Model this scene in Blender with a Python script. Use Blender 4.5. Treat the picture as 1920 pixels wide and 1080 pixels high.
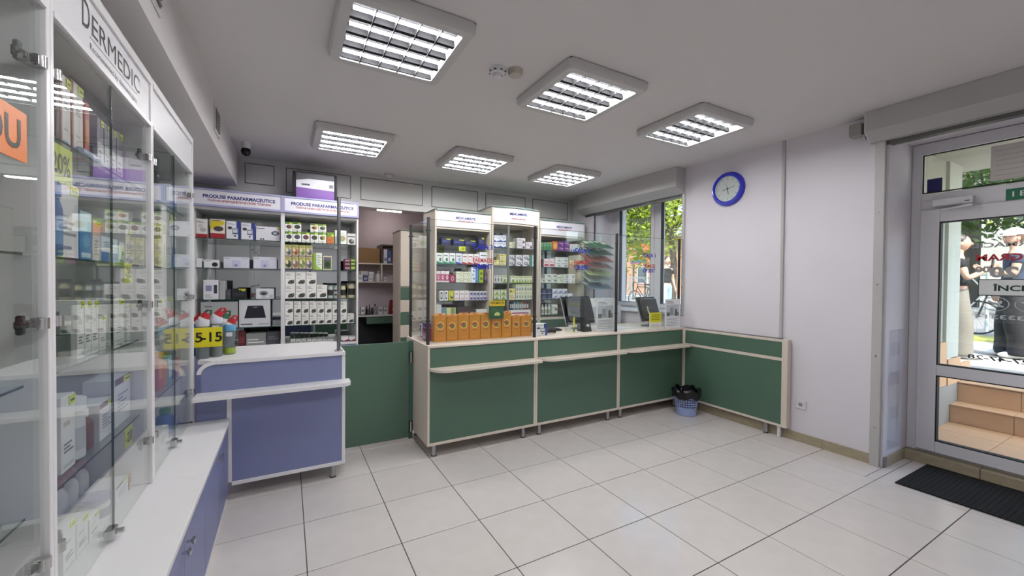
import bpy, math, random
from mathutils import Vector, Matrix
random.seed(7)
for _o in list(bpy.data.objects): bpy.data.objects.remove(_o)
SC = bpy.context.scene
COL = SC.collection
# ------------------------------------------------------------ camera
F_PX = 758.658
YAW, PITCH, ROLL = 0.5071, -0.0147, 0.0082
CAM = Vector((-0.084, -3.046, 1.396))
def cam_axes():
    f = Vector((math.sin(YAW)*math.cos(PITCH), math.cos(YAW)*math.cos(PITCH), math.sin(PITCH)))
    r = Vector((math.cos(YAW), -math.sin(YAW), 0)); u = r.cross(f)
    c, s = math.cos(ROLL), math.sin(ROLL)
    return r*c + u*s, u*c - r*s, f
CR, CU, CF = cam_axes()
cd = bpy.data.cameras.new('camera'); co = bpy.data.objects.new('camera', cd); COL.objects.link(co)
cd.sensor_fit = 'HORIZONTAL'; cd.sensor_width = 36.0; cd.lens = F_PX/1920*36.0
cd.clip_start = 0.02; cd.clip_end = 400
mw = Matrix((CR, CU, -CF)).transposed().to_4x4(); mw.translation = CAM
co.matrix_world = mw
SC.camera = co
# ------------------------------------------------------------ world, sun, exposure
W = bpy.data.worlds.new('sky'); SC.world = W; W.use_nodes = True
nt = W.node_tree; nt.nodes.clear()
out = nt.nodes.new('ShaderNodeOutputWorld'); bg = nt.nodes.new('ShaderNodeBackground')
sky = nt.nodes.new('ShaderNodeTexSky'); sky.sky_type = 'NISHITA'; sky.sun_disc = False
sky.sun_elevation = math.radians(56); sky.sun_rotation = math.radians(200); sky.air_density = 1.2; sky.dust_density = 2.0
bg.inputs['Strength'].default_value = 0.9
nt.links.new(sky.outputs[0], bg.inputs[0]); nt.links.new(bg.outputs[0], out.inputs[0])
sd = bpy.data.lights.new('sun', 'SUN'); sd.energy = 9.0; sd.angle = math.radians(0.6); sd.color = (1, .95, .86)
so = bpy.data.objects.new('sun', sd); COL.objects.link(so)
so.rotation_euler = Vector((0.36, 0.45, -0.82)).to_track_quat('-Z', 'Y').to_euler(); so.location = (6, -8, 12)
TUBE_STRENGTH = 108.0
SC.cycles.transparent_max_bounces = 32; SC.cycles.max_bounces = 10
SC.view_settings.view_transform = 'Standard'; SC.view_settings.look = 'None'
SC.view_settings.exposure = 0.0; SC.view_settings.gamma = 1.0; SC.view_settings.use_curve_mapping = False
# ------------------------------------------------------------ pixel of the 1920x1080 photograph -> point on a plane of the room
def ray(px, py): return CF + CR*((px-960)/F_PX) - CU*((py-540)/F_PX)
def at_y(px, py, Y): d = ray(px, py); return CAM + d*((Y-CAM.y)/d.y)
def at_x(px, py, X): d = ray(px, py); return CAM + d*((X-CAM.x)/d.x)
def at_z(px, py, Z): d = ray(px, py); return CAM + d*((Z-CAM.z)/d.z)
# ------------------------------------------------------------ materials
MATS = {}
def lin(c):
    if isinstance(c, str):
        c = c.lstrip('#')
        if len(c) == 3: c = ''.join(k*2 for k in c)
        c = tuple(int(c[i:i+2], 16)/255 for i in (0, 2, 4))
        c = tuple(k/12.92 if k <= .04045 else ((k+.055)/1.055)**2.4 for k in c)
    return tuple(c[:3])
def M(name, c, rough=.5, metal=0., noise=0., scale=20., bump=0., spec=.5, stretch=None, coat=0., rvar=0., sub=0.):
    if name in MATS: return MATS[name]
    m = bpy.data.materials.new(name); m.use_nodes = True; n = m.node_tree.nodes; l = m.node_tree.links
    b = n['Principled BSDF']; c = lin(c)
    b.inputs['Base Color'].default_value = (*c, 1); b.inputs['Roughness'].default_value = rough
    b.inputs['Metallic'].default_value = metal; b.inputs['Specular IOR Level'].default_value = spec
    if coat: b.inputs['Coat Weight'].default_value = coat; b.inputs['Coat Roughness'].default_value = .08
    if noise or bump or rvar:
        tc = n.new('ShaderNodeTexCoord'); mp = n.new('ShaderNodeMapping'); nz = n.new('ShaderNodeTexNoise')
        if stretch: mp.inputs['Scale'].default_value = stretch
        nz.inputs['Scale'].default_value = scale; nz.inputs['Detail'].default_value = 4
        l.new(tc.outputs['Object'], mp.inputs[0]); l.new(mp.outputs[0], nz.inputs[0])
        if noise:
            mx = n.new('ShaderNodeMix'); mx.data_type = 'RGBA'
            mx.inputs[6].default_value = (*[k*(1-noise) for k in c], 1); mx.inputs[7].default_value = (*[min(1, k*(1+noise)) for k in c], 1)
            l.new(nz.outputs[0], mx.inputs[0]); l.new(mx.outputs[2], b.inputs['Base Color'])
        if rvar:
            mr = n.new('ShaderNodeMapRange'); mr.inputs[3].default_value = max(0, rough-rvar); mr.inputs[4].default_value = rough+rvar
            l.new(nz.outputs[0], mr.inputs[0]); l.new(mr.outputs[0], b.inputs['Roughness'])
        if bump:
            bp = n.new('ShaderNodeBump'); bp.inputs['Strength'].default_value = bump; bp.inputs['Distance'].default_value = .002
            l.new(nz.outputs[0], bp.inputs['Height']); l.new(bp.outputs[0], b.inputs['Normal'])
    MATS[name] = m; return m
def C(hexc, rough=.45): return M('print_'+hexc.lstrip('#')+('' if rough == .45 else '_%d' % (rough*100)), hexc, rough)
def glass(name, tint=(.96, .98, .97), refl=1.0, ior=1.5):
    # a thin pane: the light goes straight through, the surface mirrors by Fresnel
    if name in MATS: return MATS[name]
    m = bpy.data.materials.new(name); m.use_nodes = True; n = m.node_tree.nodes; l = m.node_tree.links; n.clear()
    o = n.new('ShaderNodeOutputMaterial'); t = n.new('ShaderNodeBsdfTransparent'); g = n.new('ShaderNodeBsdfGlossy')
    fr = n.new('ShaderNodeFresnel'); mx = n.new('ShaderNodeMixShader'); mu = n.new('ShaderNodeMath'); mu.operation = 'MULTIPLY'
    ge = n.new('ShaderNodeNewGeometry'); mr = n.new('ShaderNodeMapRange'); mr.inputs[3].default_value = ior; mr.inputs[4].default_value = 1/ior
    l.new(ge.outputs['Backfacing'], mr.inputs[0]); l.new(mr.outputs[0], fr.inputs['IOR']); mu.inputs[1].default_value = refl; mu.use_clamp = True
    t.inputs[0].default_value = (*tint, 1); g.inputs['Roughness'].default_value = .0; g.inputs[0].default_value = (1, 1, 1, 1)
    l.new(fr.outputs[0], mu.inputs[0]); l.new(mu.outputs[0], mx.inputs[0]); l.new(t.outputs[0], mx.inputs[1]); l.new(g.outputs[0], mx.inputs[2])
    l.new(mx.outputs[0], o.inputs[0]); MATS[name] = m; return m
def emit(name, c, s):
    if name in MATS: return MATS[name]
    m = bpy.data.materials.new(name); m.use_nodes = True; b = m.node_tree.nodes['Principled BSDF']
    b.inputs['Base Color'].default_value = (.9, .9, .9, 1)
    b.inputs['Emission Color'].default_value = (*lin(c), 1); b.inputs['Emission Strength'].default_value = s
    MATS[name] = m; return m
# ------------------------------------------------------------ mesh builder
ORG = {}
class MB:
    def __init__(s): s.v = []; s.f = []; s.m = []; s.mats = []; s.idx = {}
    def mi(s, m):
        if isinstance(m, str): m = C(m)
        if m.name not in s.idx: s.idx[m.name] = len(s.mats); s.mats.append(m)
        return s.idx[m.name]
    def add(s, vs, fs, m):
        o = len(s.v); k = s.mi(m); s.v += [tuple(p) for p in vs]
        for f in fs: s.f.append(tuple(i+o for i in f)); s.m.append(k)
        return s
    def box(s, a, b, m, c=0.):
        x0, x1 = sorted((a[0], b[0])); y0, y1 = sorted((a[1], b[1])); z0, z1 = sorted((a[2], b[2]))
        if c <= 0:
            v = [(x, y, z) for z in (z0, z1) for y in (y0, y1) for x in (x0, x1)]
            return s.add(v, [(0, 2, 3, 1), (4, 5, 7, 6), (0, 1, 5, 4), (1, 3, 7, 5), (3, 2, 6, 7), (2, 0, 4, 6)], m)
        c = min(c, (x1-x0)*.45, (y1-y0)*.45, (z1-z0)*.45)
        X, Y, Z = (x0, x1), (y0, y1), (z0, z1); v = []; ix = {}
        for i in (0, 1):
            for j in (0, 1):
                for k in (0, 1):
                    sx, sy, sz = (c if i == 0 else -c), (c if j == 0 else -c), (c if k == 0 else -c)
                    for ax, p in (('x', (X[i], Y[j]+sy, Z[k]+sz)), ('y', (X[i]+sx, Y[j], Z[k]+sz)), ('z', (X[i]+sx, Y[j]+sy, Z[k]))):
                        ix[(i, j, k, ax)] = len(v); v.append(p)
        f = []
        for i in (0, 1):
            q = [ix[(i, 0, 0, 'x')], ix[(i, 1, 0, 'x')], ix[(i, 1, 1, 'x')], ix[(i, 0, 1, 'x')]]; f.append(q if i else q[::-1])
            q = [ix[(0, i, 0, 'y')], ix[(1, i, 0, 'y')], ix[(1, i, 1, 'y')], ix[(0, i, 1, 'y')]]; f.append(q[::-1] if i else q)
            q = [ix[(0, 0, i, 'z')], ix[(1, 0, i, 'z')], ix[(1, 1, i, 'z')], ix[(0, 1, i, 'z')]]; f.append(q if i else q[::-1])
        for a_ in (0, 1):
            for b_ in (0, 1):
                q = [ix[(a_, b_, 0, 'x')], ix[(a_, b_, 0, 'y')], ix[(a_, b_, 1, 'y')], ix[(a_, b_, 1, 'x')]]; f.append(q if (a_ ^ b_) else q[::-1])
                q = [ix[(a_, 0, b_, 'x')], ix[(a_, 1, b_, 'x')], ix[(a_, 1, b_, 'z')], ix[(a_, 0, b_, 'z')]]; f.append(q if not (a_ ^ b_) == 0 else q[::-1])
                q = [ix[(0, a_, b_, 'y')], ix[(1, a_, b_, 'y')], ix[(1, a_, b_, 'z')], ix[(0, a_, b_, 'z')]]; f.append(q if (a_ ^ b_) == 0 else q[::-1])
        for i in (0, 1):
            for j in (0, 1):
                for k in (0, 1):
                    q = [ix[(i, j, k, 'x')], ix[(i, j, k, 'y')], ix[(i, j, k, 'z')]]
                    f.append(q if (i+j+k) % 2 else q[::-1])
        return s.add(v, f, m)
    def quad(s, p, m): return s.add(p, [tuple(range(len(p)))], m)
    def cyl(s, p0, p1, r0, m, r1=None, n=14, caps=True):
        p0, p1 = Vector(p0), Vector(p1); r1 = r0 if r1 is None else r1; d = (p1-p0).normalized()
        a = d.orthogonal().normalized(); b = d.cross(a); v = []
        for p, r in ((p0, r0), (p1, r1)):
            for i in range(n):
                t = 2*math.pi*i/n; v.append(p + a*(r*math.cos(t)) + b*(r*math.sin(t)))
        f = [(i, (i+1) % n, n+(i+1) % n, n+i) for i in range(n)]
        if caps: f += [tuple(range(n))[::-1], tuple(range(n, 2*n))]
        return s.add(v, f, m)
    def lathe(s, prof, c, m, n=16, sx=1., sy=1.):
        v = []; f = []; k = len(prof)
        for r, z in prof:
            for i in range(n):
                t = 2*math.pi*i/n; v.append((c[0]+sx*r*math.cos(t), c[1]+sy*r*math.sin(t), c[2]+z))
        for j in range(k-1):
            for i in range(n): f.append((j*n+i, j*n+(i+1) % n, (j+1)*n+(i+1) % n, (j+1)*n+i))
        f += [tuple(range(n))[::-1], tuple(range((k-1)*n, k*n))]
        return s.add(v, f, m)
    def tube(s, pts, r, m, n=8, closed=False):
        pts = [Vector(p) for p in pts]; v = []; f = []; k = len(pts); up = None
        for i, p in enumerate(pts):
            if closed: d = pts[(i+1) % k]-pts[i-1]
            else: d = pts[min(i+1, k-1)]-pts[max(i-1, 0)]
            d.normalize()
            if up is None: up = d.orthogonal().normalized()
            a = (up - d*up.dot(d)).normalized(); up = a; b = d.cross(a)
            rr = r[i] if isinstance(r, (list, tuple)) else r
            for j in range(n):
                t = 2*math.pi*j/n; v.append(p + a*(rr*math.cos(t)) + b*(rr*math.sin(t)))
        for i in range(k if closed else k-1):
            for j in range(n):
                i2 = (i+1) % k; f.append((i*n+j, i*n+(j+1) % n, i2*n+(j+1) % n, i2*n+j))
        if not closed: f += [tuple(range(n))[::-1], tuple(range((k-1)*n, k*n))]
        return s.add(v, f, m)
    def prism(s, poly, axis, a, b, m):
        # poly: list of 2D points in the plane of the other two axes (in xyz order)
        def P(q, t):
            return (t, q[0], q[1]) if axis == 0 else ((q[0], t, q[1]) if axis == 1 else (q[0], q[1], t))
        n = len(poly); v = [P(q, a) for q in poly]+[P(q, b) for q in poly]
        f = [tuple(range(n))[::-1], tuple(range(n, 2*n))]+[(i, (i+1) % n, n+(i+1) % n, n+i) for i in range(n)]
        return s.add(v, f, m)
    def mesh(s, name, off=(0, 0, 0), smooth=False):
        me = bpy.data.meshes.new(name)
        me.from_pydata([(p[0]-off[0], p[1]-off[1], p[2]-off[2]) for p in s.v], [], s.f)
        for m in s.mats: me.materials.append(m)
        me.polygons.foreach_set('material_index', s.m)
        if smooth:
            me.polygons.foreach_set('use_smooth', [True]*len(s.f)); me.update()
            me.set_sharp_from_angle(angle=math.radians(38))
        me.validate(); me.update(); return me
    def build(s, name, parent=None, smooth=False, **props):
        if parent is not None: off = ORG[parent.name]
        else:
            xs, ys, zs = zip(*s.v); off = ((min(xs)+max(xs))/2, (min(ys)+max(ys))/2, min(zs))
        me = s.mesh(name, off, smooth); o = bpy.data.objects.new(name, me); COL.objects.link(o)
        if parent is not None: o.parent = parent
        else: o.location = off
        ORG[o.name] = off
        for k, v in props.items(): o[k] = v
        return o
def thing(name, label, cat, loc, group=None):
    o = bpy.data.objects.new(name, None); COL.objects.link(o); o.location = loc; o.empty_display_size = .05
    ORG[o.name] = tuple(loc); o['label'] = label; o['category'] = cat
    if group: o['group'] = group
    return o
def tag(o, label, cat, group=None):
    o['label'] = label; o['category'] = cat
    if group: o['group'] = group
    return o
def struct(name, mb, label, smooth=False):
    o = mb.build(name, smooth=smooth); o['kind'] = 'structure'; o['label'] = label; return o
def copy_tree(o, parent=None):
    c = o.copy(); COL.objects.link(c); c.parent = parent
    for ch in o.children: copy_tree(ch, c)
    return c
def put(root, loc, rz=0.):
    root.location = loc; root.rotation_euler = (0, 0, rz); return root
def arc(cx, cy, r, a0, a1, n=6): return [(cx+r*math.cos(math.radians(a0+(a1-a0)*i/n)), cy+r*math.sin(math.radians(a0+(a1-a0)*i/n))) for i in range(n+1)]
# lettering: flat print, a mesh made from the built-in font
TXT = {}
def text_mesh(body, bold=0., shear=0.):
    k = (body, bold, shear)
    if k in TXT: return TXT[k]
    cu = bpy.data.curves.new('lettering', 'FONT'); cu.body = body; cu.align_x = 'CENTER'; cu.align_y = 'CENTER'
    cu.size = 1.0; cu.offset = bold; cu.shear = shear; cu.resolution_u = 3
    ob = bpy.data.objects.new('lettering', cu); COL.objects.link(ob)
    dg = bpy.context.evaluated_depsgraph_get(); me = bpy.data.meshes.new_from_object(ob.evaluated_get(dg))
    bpy.data.objects.remove(ob)
    if len(me.vertices):
        xs = [v.co.x for v in me.vertices]; ys = [v.co.y for v in me.vertices]
        cx, cy = (min(xs)+max(xs))/2, (min(ys)+max(ys))/2
        for v in me.vertices: v.co.x -= cx; v.co.y -= cy
        w, h = max(xs)-min(xs), max(ys)-min(ys)
    else: w = h = 1
    TXT[k] = (me, w, h); return TXT[k]
def text(body, parent, centre, width, height, m, face, bold=.012, mirror=False, shear=0., name='lettering'):
    """centre in world coordinates; face: 'S' towards -Y, 'E' towards +X, 'W' towards -X, 'U' up"""
    me, w, h = text_mesh(body, bold, shear); me = me.copy(); me.name = name
    if isinstance(m, str): m = C(m)
    me.materials.clear(); me.materials.append(m)
    me.polygons.foreach_set('material_index', [0]*len(me.polygons))
    R = {'S': Matrix(((1, 0, 0), (0, 0, -1), (0, 1, 0))), 'E': Matrix(((0, 0, 1), (1, 0, 0), (0, 1, 0))),
         'W': Matrix(((0, 0, -1), (-1, 0, 0), (0, 1, 0))), 'U': Matrix(((1, 0, 0), (0, 1, 0), (0, 0, 1)))}[face]
    org = Vector(ORG[parent.name]); sx = width/w*(-1 if mirror else 1); sy = height/h
    for v in me.vertices: v.co = R @ Vector((v.co.x*sx, v.co.y*sy, 0)) + Vector(centre) - org
    o = bpy.data.objects.new(name, me); COL.objects.link(o); o.parent = parent; ORG[o.name] = tuple(org)
    return o
ORD = ['', 'first', 'second', 'third', 'fourth', 'fifth', 'sixth', 'seventh', 'eighth', 'ninth', 'tenth', 'eleventh', 'twelfth', 'thirteenth', 'fourteenth', 'fifteenth', 'sixteenth']
# ------------------------------------------------------------ common materials
WALL = M('painted_wall', '#d9d5db', .75, noise=.03, scale=3, bump=.08)
CEIL = M('ceiling_paint', '#d6d2d2', .85, noise=.02, scale=2)
WHITE = M('white_laminate', '#e4e2e4', .35, noise=.02, scale=8)
GREYW = M('grey_white_board', '#c9c8c6', .5, noise=.03, scale=5)
BLUE = M('periwinkle_laminate', '#7c82a9', .42, noise=.03, scale=30)
LILAC = M('lilac_edge_laminate', '#a8a9cf', .4, noise=.02, scale=30)
GREEN = M('green_laminate', '#506c5b', .42, noise=.04, scale=30)
WOOD = M('pale_birch_laminate', '#d6cabd', .45, noise=.06, scale=14, stretch=(1, 1, .08))
CHROME = M('chrome', '#c8c8c8', .16, metal=1)
STEEL = M('brushed_steel_leg', '#b4b4b6', .3, metal=1)
DGREY = M('dark_grey_metal', '#4a4b4d', .35, metal=.8)
BLACK = M('black_plastic', '#0b0b0d', .35)
PVC = M('white_pvc', '#d5d4d8', .3)
SHUT = M('grey_shutter_metal', '#b5b3b2', .4)
GASKET = M('black_gasket', '#101010', .6)
PANE = glass('clear_pane'); SHELFG = glass('glass_shelf', (.93, .97, .95), .8)
GEDGE = M('glass_edge', '#1d3a36', .2)
MIRROR = M('mirror_back', '#b9bfbd', .03, metal=1)
TILE = M('floor_tile', '#d1cbc8', .17, noise=.07, scale=9, rvar=.07)
GROUT = M('grout', '#4c4a48', .9)
BTILE = M('baseboard_tile', '#a3977f', .45, noise=.22, scale=16, stretch=(1, 1, 2))
MAT = M('black_doormat', '#121213', .95, noise=.3, scale=120, bump=.6)
# ------------------------------------------------------------ floor of tiles
XR, XL, YB, YF, H = 3.90, -1.0, 2.15, -4.6, 2.71
DX = 4.33      # plane of the entrance door
T = .45
mb = MB(); mb.box((XL, YF, -.1), (XR, 3.7, -.003), GROUT); mb.box((XR, -2.95, -.1), (DX, -1.74, -.003), GROUT)
floor = struct('floor', mb, 'pale grey square tiled floor with thin dark joints')
tile_me = {}
def tile(x0, x1, y0, y1):
    g = .0022; w, d = round(x1-x0-2*g, 4), round(y1-y0-2*g, 4)
    if w < .02 or d < .02: return
    if (w, d) not in tile_me:
        b = MB(); b.box((-w/2, -d/2, -.003), (w/2, d/2, 0), TILE, .0012); tile_me[(w, d)] = b.mesh('tile')
    o = bpy.data.objects.new('tile', tile_me[(w, d)]); COL.objects.link(o); o.parent = floor
    o.location = Vector(((x0+x1)/2, (y0+y1)/2, 0)) - Vector(ORG[floor.name])
for i in range(-1, 10):
    for j in range(-10, 5):
        x0, x1, y0, y1 = i*T, (i+1)*T, j*T, (j+1)*T
        x1c = min(x1, XR)
        if i >= 8:
            if y1 <= -1.74+1e-6 or (y0 < -1.74 < y1):
                ya = min(y1, -1.74)
                if x0 < DX and y0 > -2.95: tile(x0, min(x1, DX), y0, ya)
                elif x0 < XR: tile(x0, x1c, y0, y1)
                if y0 < -1.74 < y1 and x0 < XR: tile(x0, XR, -1.74, y1)
                continue
        if x0 < XR: tile(x0, x1c, y0, y1)
# ------------------------------------------------------------ shell
mb = MB(); mb.box((XL-.3, YF-.3, H), (4.8, 4.0, H+.3), CEIL)
struct('ceiling', mb, 'plain white painted ceiling')
mb = MB(); mb.box((XL-.2, YF-.2, 0), (XL, 3.9, H), WALL); struct('wall_left', mb, 'white wall behind the glass cabinets')
mb = MB(); mb.box((XL, YF-.2, 0), (4.5, YF, H), WALL); struct('wall_front', mb, 'white wall behind the viewer')
OUT = 4.50     # street face of the right wall
WY0, WY1, WZ0, WZ1 = .06, 1.60, 1.02, 2.56
DY0, DY1, DZ1 = -2.95, -1.74, 2.52
mb = MB()
mb.box((XR, YF, 0), (OUT, DY0, H), WALL); mb.box((XR, DY0, DZ1), (OUT, DY1, H), WALL); mb.box((XR, DY1, 0), (OUT, WY0, H), WALL)
mb.box((XR, WY0, 0), (OUT, WY1, WZ0), WALL); mb.box((XR, WY0, WZ1), (OUT, WY1, H), WALL); mb.box((XR, WY1, 0), (OUT, 3.9, H), WALL)
mb.box((XR, -.99, .9), (XR-.012, WY0-.01, H), WALL)
struct('wall_right', mb, 'lilac white wall with the clock, the window and the entrance')
# soffit over the glass cabinets
mb = MB(); mb.box((XL, YF, 2.37), (-.54, 2.05, H), CEIL)
sof = struct('trim_1', mb, 'boxed white soffit running above the glass cabinets')
for y in (-1.0, .62):
    b = MB(); b.box((-.54, y-.11, 2.46), (-.532, y+.11, 2.66), PVC, .002); b.box((-.532, y-.085, 2.485), (-.529, y+.085, 2.635), C('#6f6c69'))
    g = b.build('vent_grille', sof)
    for k in range(6):
        s_ = MB(); s_.box((-.531, y-.085, 2.492+k*.024), (-.524, y+.085, 2.500+k*.024), C('#8d8a88')); s_.build('slat', g)
# partition behind the cabinets with a panelled band above
OX0, OX1, OZ = .66, 1.50, 2.30
mb = MB(); mb.box((XL, YB, 0), (OX0, YB+.1, OZ), GREYW); mb.box((OX1, YB, 0), (XR, YB+.1, OZ), GREYW); mb.box((XL, YB, OZ), (XR, YB+.1, H), GREYW)
wb = struct('wall_back', mb, 'off-white panelled partition behind the shelf cabinets')
LINE = C('#4f4d4b')
for x0, x1 in ((-.475, -.215), (-.09, .575), (.70, 1.45), (1.585, 2.235), (2.37, 3.01), (3.15, 3.79)):
    zt, zb = 2.645, 2.385 if x0 > -.2 else 2.44
    b = MB(); b.box((x0, YB-.004, zb), (x1, YB, zt), GREYW, .001)
    for a_, c_ in (((x0-.007, zb-.007), (x1+.007, zb)), ((x0-.007, zt), (x1+.007, zt+.007)), ((x0-.007, zb), (x0, zt)), ((x1, zb), (x1+.007, zt))):
        b.box((a_[0], YB-.006, a_[1]), (c_[0], YB, c_[1]), LINE)
    b.build('panel', wb)
# back room
mb = MB(); PINK = M('back_room_paint', '#cfc3c9', .8, noise=.02, scale=3)
mb.box((XL, 3.6, 0), (XR, 3.7, 2.50), PINK); mb.box((.45, YB+.1, 0), (.55, 3.6, 2.50), PINK); mb.box((1.95, YB+.1, 0), (2.05, 3.6, 2.50), PINK); mb.box((.45, YB+.1, 2.50), (2.05, 3.7, H), CEIL)
struct('wall_rear', mb, 'pinkish wall of the back room seen through the opening')
# baseboards of beige tile
b0 = MB(); b0.box((XR-.003, -1.66, 0), (XR, 2.1, .076), GROUT)
bb = struct('baseboard_right', b0, 'beige marbled tile baseboard along the right wall')
ys = [-1.66]+[-1.344+.45*k for k in range(0, 8)]
for a_, c_ in zip(ys, ys[1:]):
    b = MB(); b.box((XR-.012, a_+.001, 0), (XR-.002, c_-.001, .078), BTILE, .001); b.build('baseboard_tile', bb)
b0 = MB(); b0.box((XR, DY1, 0), (DX, DY1+.001, .076), GROUT); bd = struct('baseboard_entrance', b0, 'beige tile baseboard in the entrance recess')
b = MB(); b.box((XR+.03, DY1-.012, 0), (DX-.01, DY1-.001, .078), BTILE, .001); b.build('baseboard_tile', bd)
b = MB(); b.box((XR-.002, DY1-.014, 0), (XR+.03, DY1-.001, .08), C('#77757a'), .002); b.build('corner_cap', bd)
b0 = MB(); b0.box((DX-.05, DY0, 0), (OUT+.0, DY1, .07), GROUT); th = struct('trim_2', b0, 'beige tile sill under the entrance door')
y = DY1
while y > DY0+.1:
    y2 = max(DY0, y-.42); b = MB(); b.box((DX-.062, y2+.002, 0), (DX+.02, y-.002, .078), BTILE, .002); b.build('sill_tile', th); y = y2
b0 = MB(); b0.box((XL, YF+.0, 0), (XR, YF+.012, .078), BTILE); struct('baseboard_front', b0, 'beige tile baseboard behind the viewer')
# ------------------------------------------------------------ ceiling lights
TUBE = emit('lit_tube', '#fafafa', TUBE_STRENGTH); REFL = M('louvre_aluminium', '#2c2c2e', .6, spec=.06)
LOUV = M('louvre_blade', '#3e3e40', .6, spec=.06)
FRAME = M('fixture_grey_metal', '#c4c2c1', .5)
def rrect(x0, x1, y0, y1, r, n=5):
    return arc(x1-r, y1-r, r, 0, 90, n)+arc(x0+r, y1-r, r, 90, 180, n)+arc(x0+r, y0+r, r, 180, 270, n)+arc(x1-r, y0+r, r, 270, 360, n)
def ceiling_light():
    L = thing('ceiling_light', '', 'ceiling light', (0, 0, 0), 'square louvred ceiling lights'); hw, iw, z0, z1 = .325, .265, -.058, -.004
    b = MB(); o = rrect(-hw, hw, -hw, hw, .04); i_ = rrect(-iw, iw, -iw, iw, .012); n = len(o)
    o2 = rrect(-hw+.012, hw-.012, -hw+.012, hw-.012, .035)
    v = [(*p, z1) for p in o]+[(*p, z0+.02) for p in o]+[(*p, z0) for p in o2]+[(*p, z0) for p in i_]+[(*p, z1) for p in i_]; f = []
    for k in range(4):
        for q in range(n): f.append((k*n+q, (k+1)*n+q, (k+1)*n+(q+1) % n, k*n+(q+1) % n))
    b.add(v, f, FRAME); b.build('frame', L, smooth=True)
    b = MB(); b.box((-hw+.01, -hw+.01, -.006), (hw-.01, hw-.01, 0), GASKET); b.build('shadow_gap', L)
    b = MB(); b.box((-iw, -iw, -.012), (iw, iw, -.007), REFL); b.build('reflector', L)
    ty = [-.2, -.067, .067, .2]
    for y in ty:
        b = MB(); b.cyl((-.255, y, -.040), (.255, y, -.040), .0082, TUBE, n=10); b.build('tube', L, smooth=True)
    for y in (-.2665, -.133, 0, .133, .2665):
        b = MB(); h = .012
        b.prism([(y-h, z0+.008), (y+h, z0+.008), (y+.003, -.012), (y-.003, -.012)], 0, -iw, iw, REFL); b.build('reflector_bar', L)
    for k in range(4):
        x = -.159+.106*k
        b = MB(); yy = [-.265]+ty+[.265]
        for q in range(5):
            ya, yb = yy[q]+(.016 if q else 0), yy[q+1]-(.016 if q < 4 else 0); b.box((x-.0025, ya, z0+.004), (x+.0025, yb, -.012), LOUV)
        b.box((x-.0025, -.265, z0+.0005), (x+.0025, .265, z0+.004), LOUV)
        b.build('louvre', L)
    return L
light0 = ceiling_light()
ll = {(0, 0): 'large square louvred ceiling light nearest, above the violet counter side', (1, 0): 'square louvred ceiling light beside the smoke detector pair', (2, 0): 'square louvred ceiling light nearest the wall clock',
      (0, 1): 'square louvred ceiling light in front of the panelled band, near purple box', (1, 1): 'square louvred ceiling light in the middle of the far row', (2, 1): 'square louvred ceiling light nearest the window shutter box',
      (0, -1): 'assumed unseen square louvred ceiling light behind the viewer, by the glass cabinets', (1, -1): 'assumed unseen square louvred ceiling light behind the viewer, in the middle'}  # lights behind the viewer are assumed and unseen; they brighten the near floor
for (i, j), lab in ll.items():
    L = light0 if (i, j) == (0, 0) else copy_tree(light0)
    L.location = ((.44, 1.67, 2.86)[i], {0: -.82, 1: .98, -1: -2.62}[j], H); L['label'] = lab
    ORG[L.name] = tuple(L.location)
# smoke detectors
def smoke(x, y, label, pair=False):
    t = thing('smoke_detector', label, 'smoke detector', (x, y, H))
    b = MB(); b.lathe([(.052, 0), (.052, -.012), (.046, -.03), (.03, -.034), (.026, -.05), (.015, -.054)], (x, y, H), PVC, 20); b.build('housing', t, smooth=True)
    for k in range(8):
        b = MB(); a_ = k*math.pi/4; b.box((x+.047*math.cos(a_)-.006, y+.047*math.sin(a_)-.006, H-.026), (x+.047*math.cos(a_)+.006, y+.047*math.sin(a_)+.006, H-.021), GASKET); b.build('slot', t)
    b = MB(); b.cyl((x+.02, y-.02, H-.05), (x+.02, y-.02, H-.045), .004, C('#b02020')); b.build('indicator_lamp', t)
    return t
smoke(1.05, -.80, 'white slotted smoke detector in the ceiling, left of the pair')
t = tag(MB().lathe([(.047, 0), (.047, -.018), (.04, -.034), (.018, -.042)], (1.155, -.84, H), M('aged_plastic', '#b8b0a4', .5), 18).build('sensor_dome', smooth=True), 'beige dome sensor in the ceiling beside the slotted smoke detector', 'sensor')
smoke(1.0, 2.03, 'small white smoke detector in front of the panelled band')
# dome camera
t = thing('dome_camera', 'black dome security camera at the soffit end', 'camera', (-.42, 1.60, 2.58))
c_ = at_y(461, 285, 1.6)
t.location = (c_.x, 1.6, H); ORG[t.name] = tuple(t.location)
b = MB(); b.lathe([(.045, 0), (.045, -.02), (.035, c_.z-H+.03)], (c_.x, 1.6, H), PVC, 16); b.build('mount', t, smooth=True)
b = MB(); b.lathe([(.036, .03), (.042, .01), (.04, -.01), (.03, -.028), (.012, -.038)], (c_.x, 1.6, c_.z), M('gloss_black', '#070708', .08), 18); b.build('dome', t, smooth=True)
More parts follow.
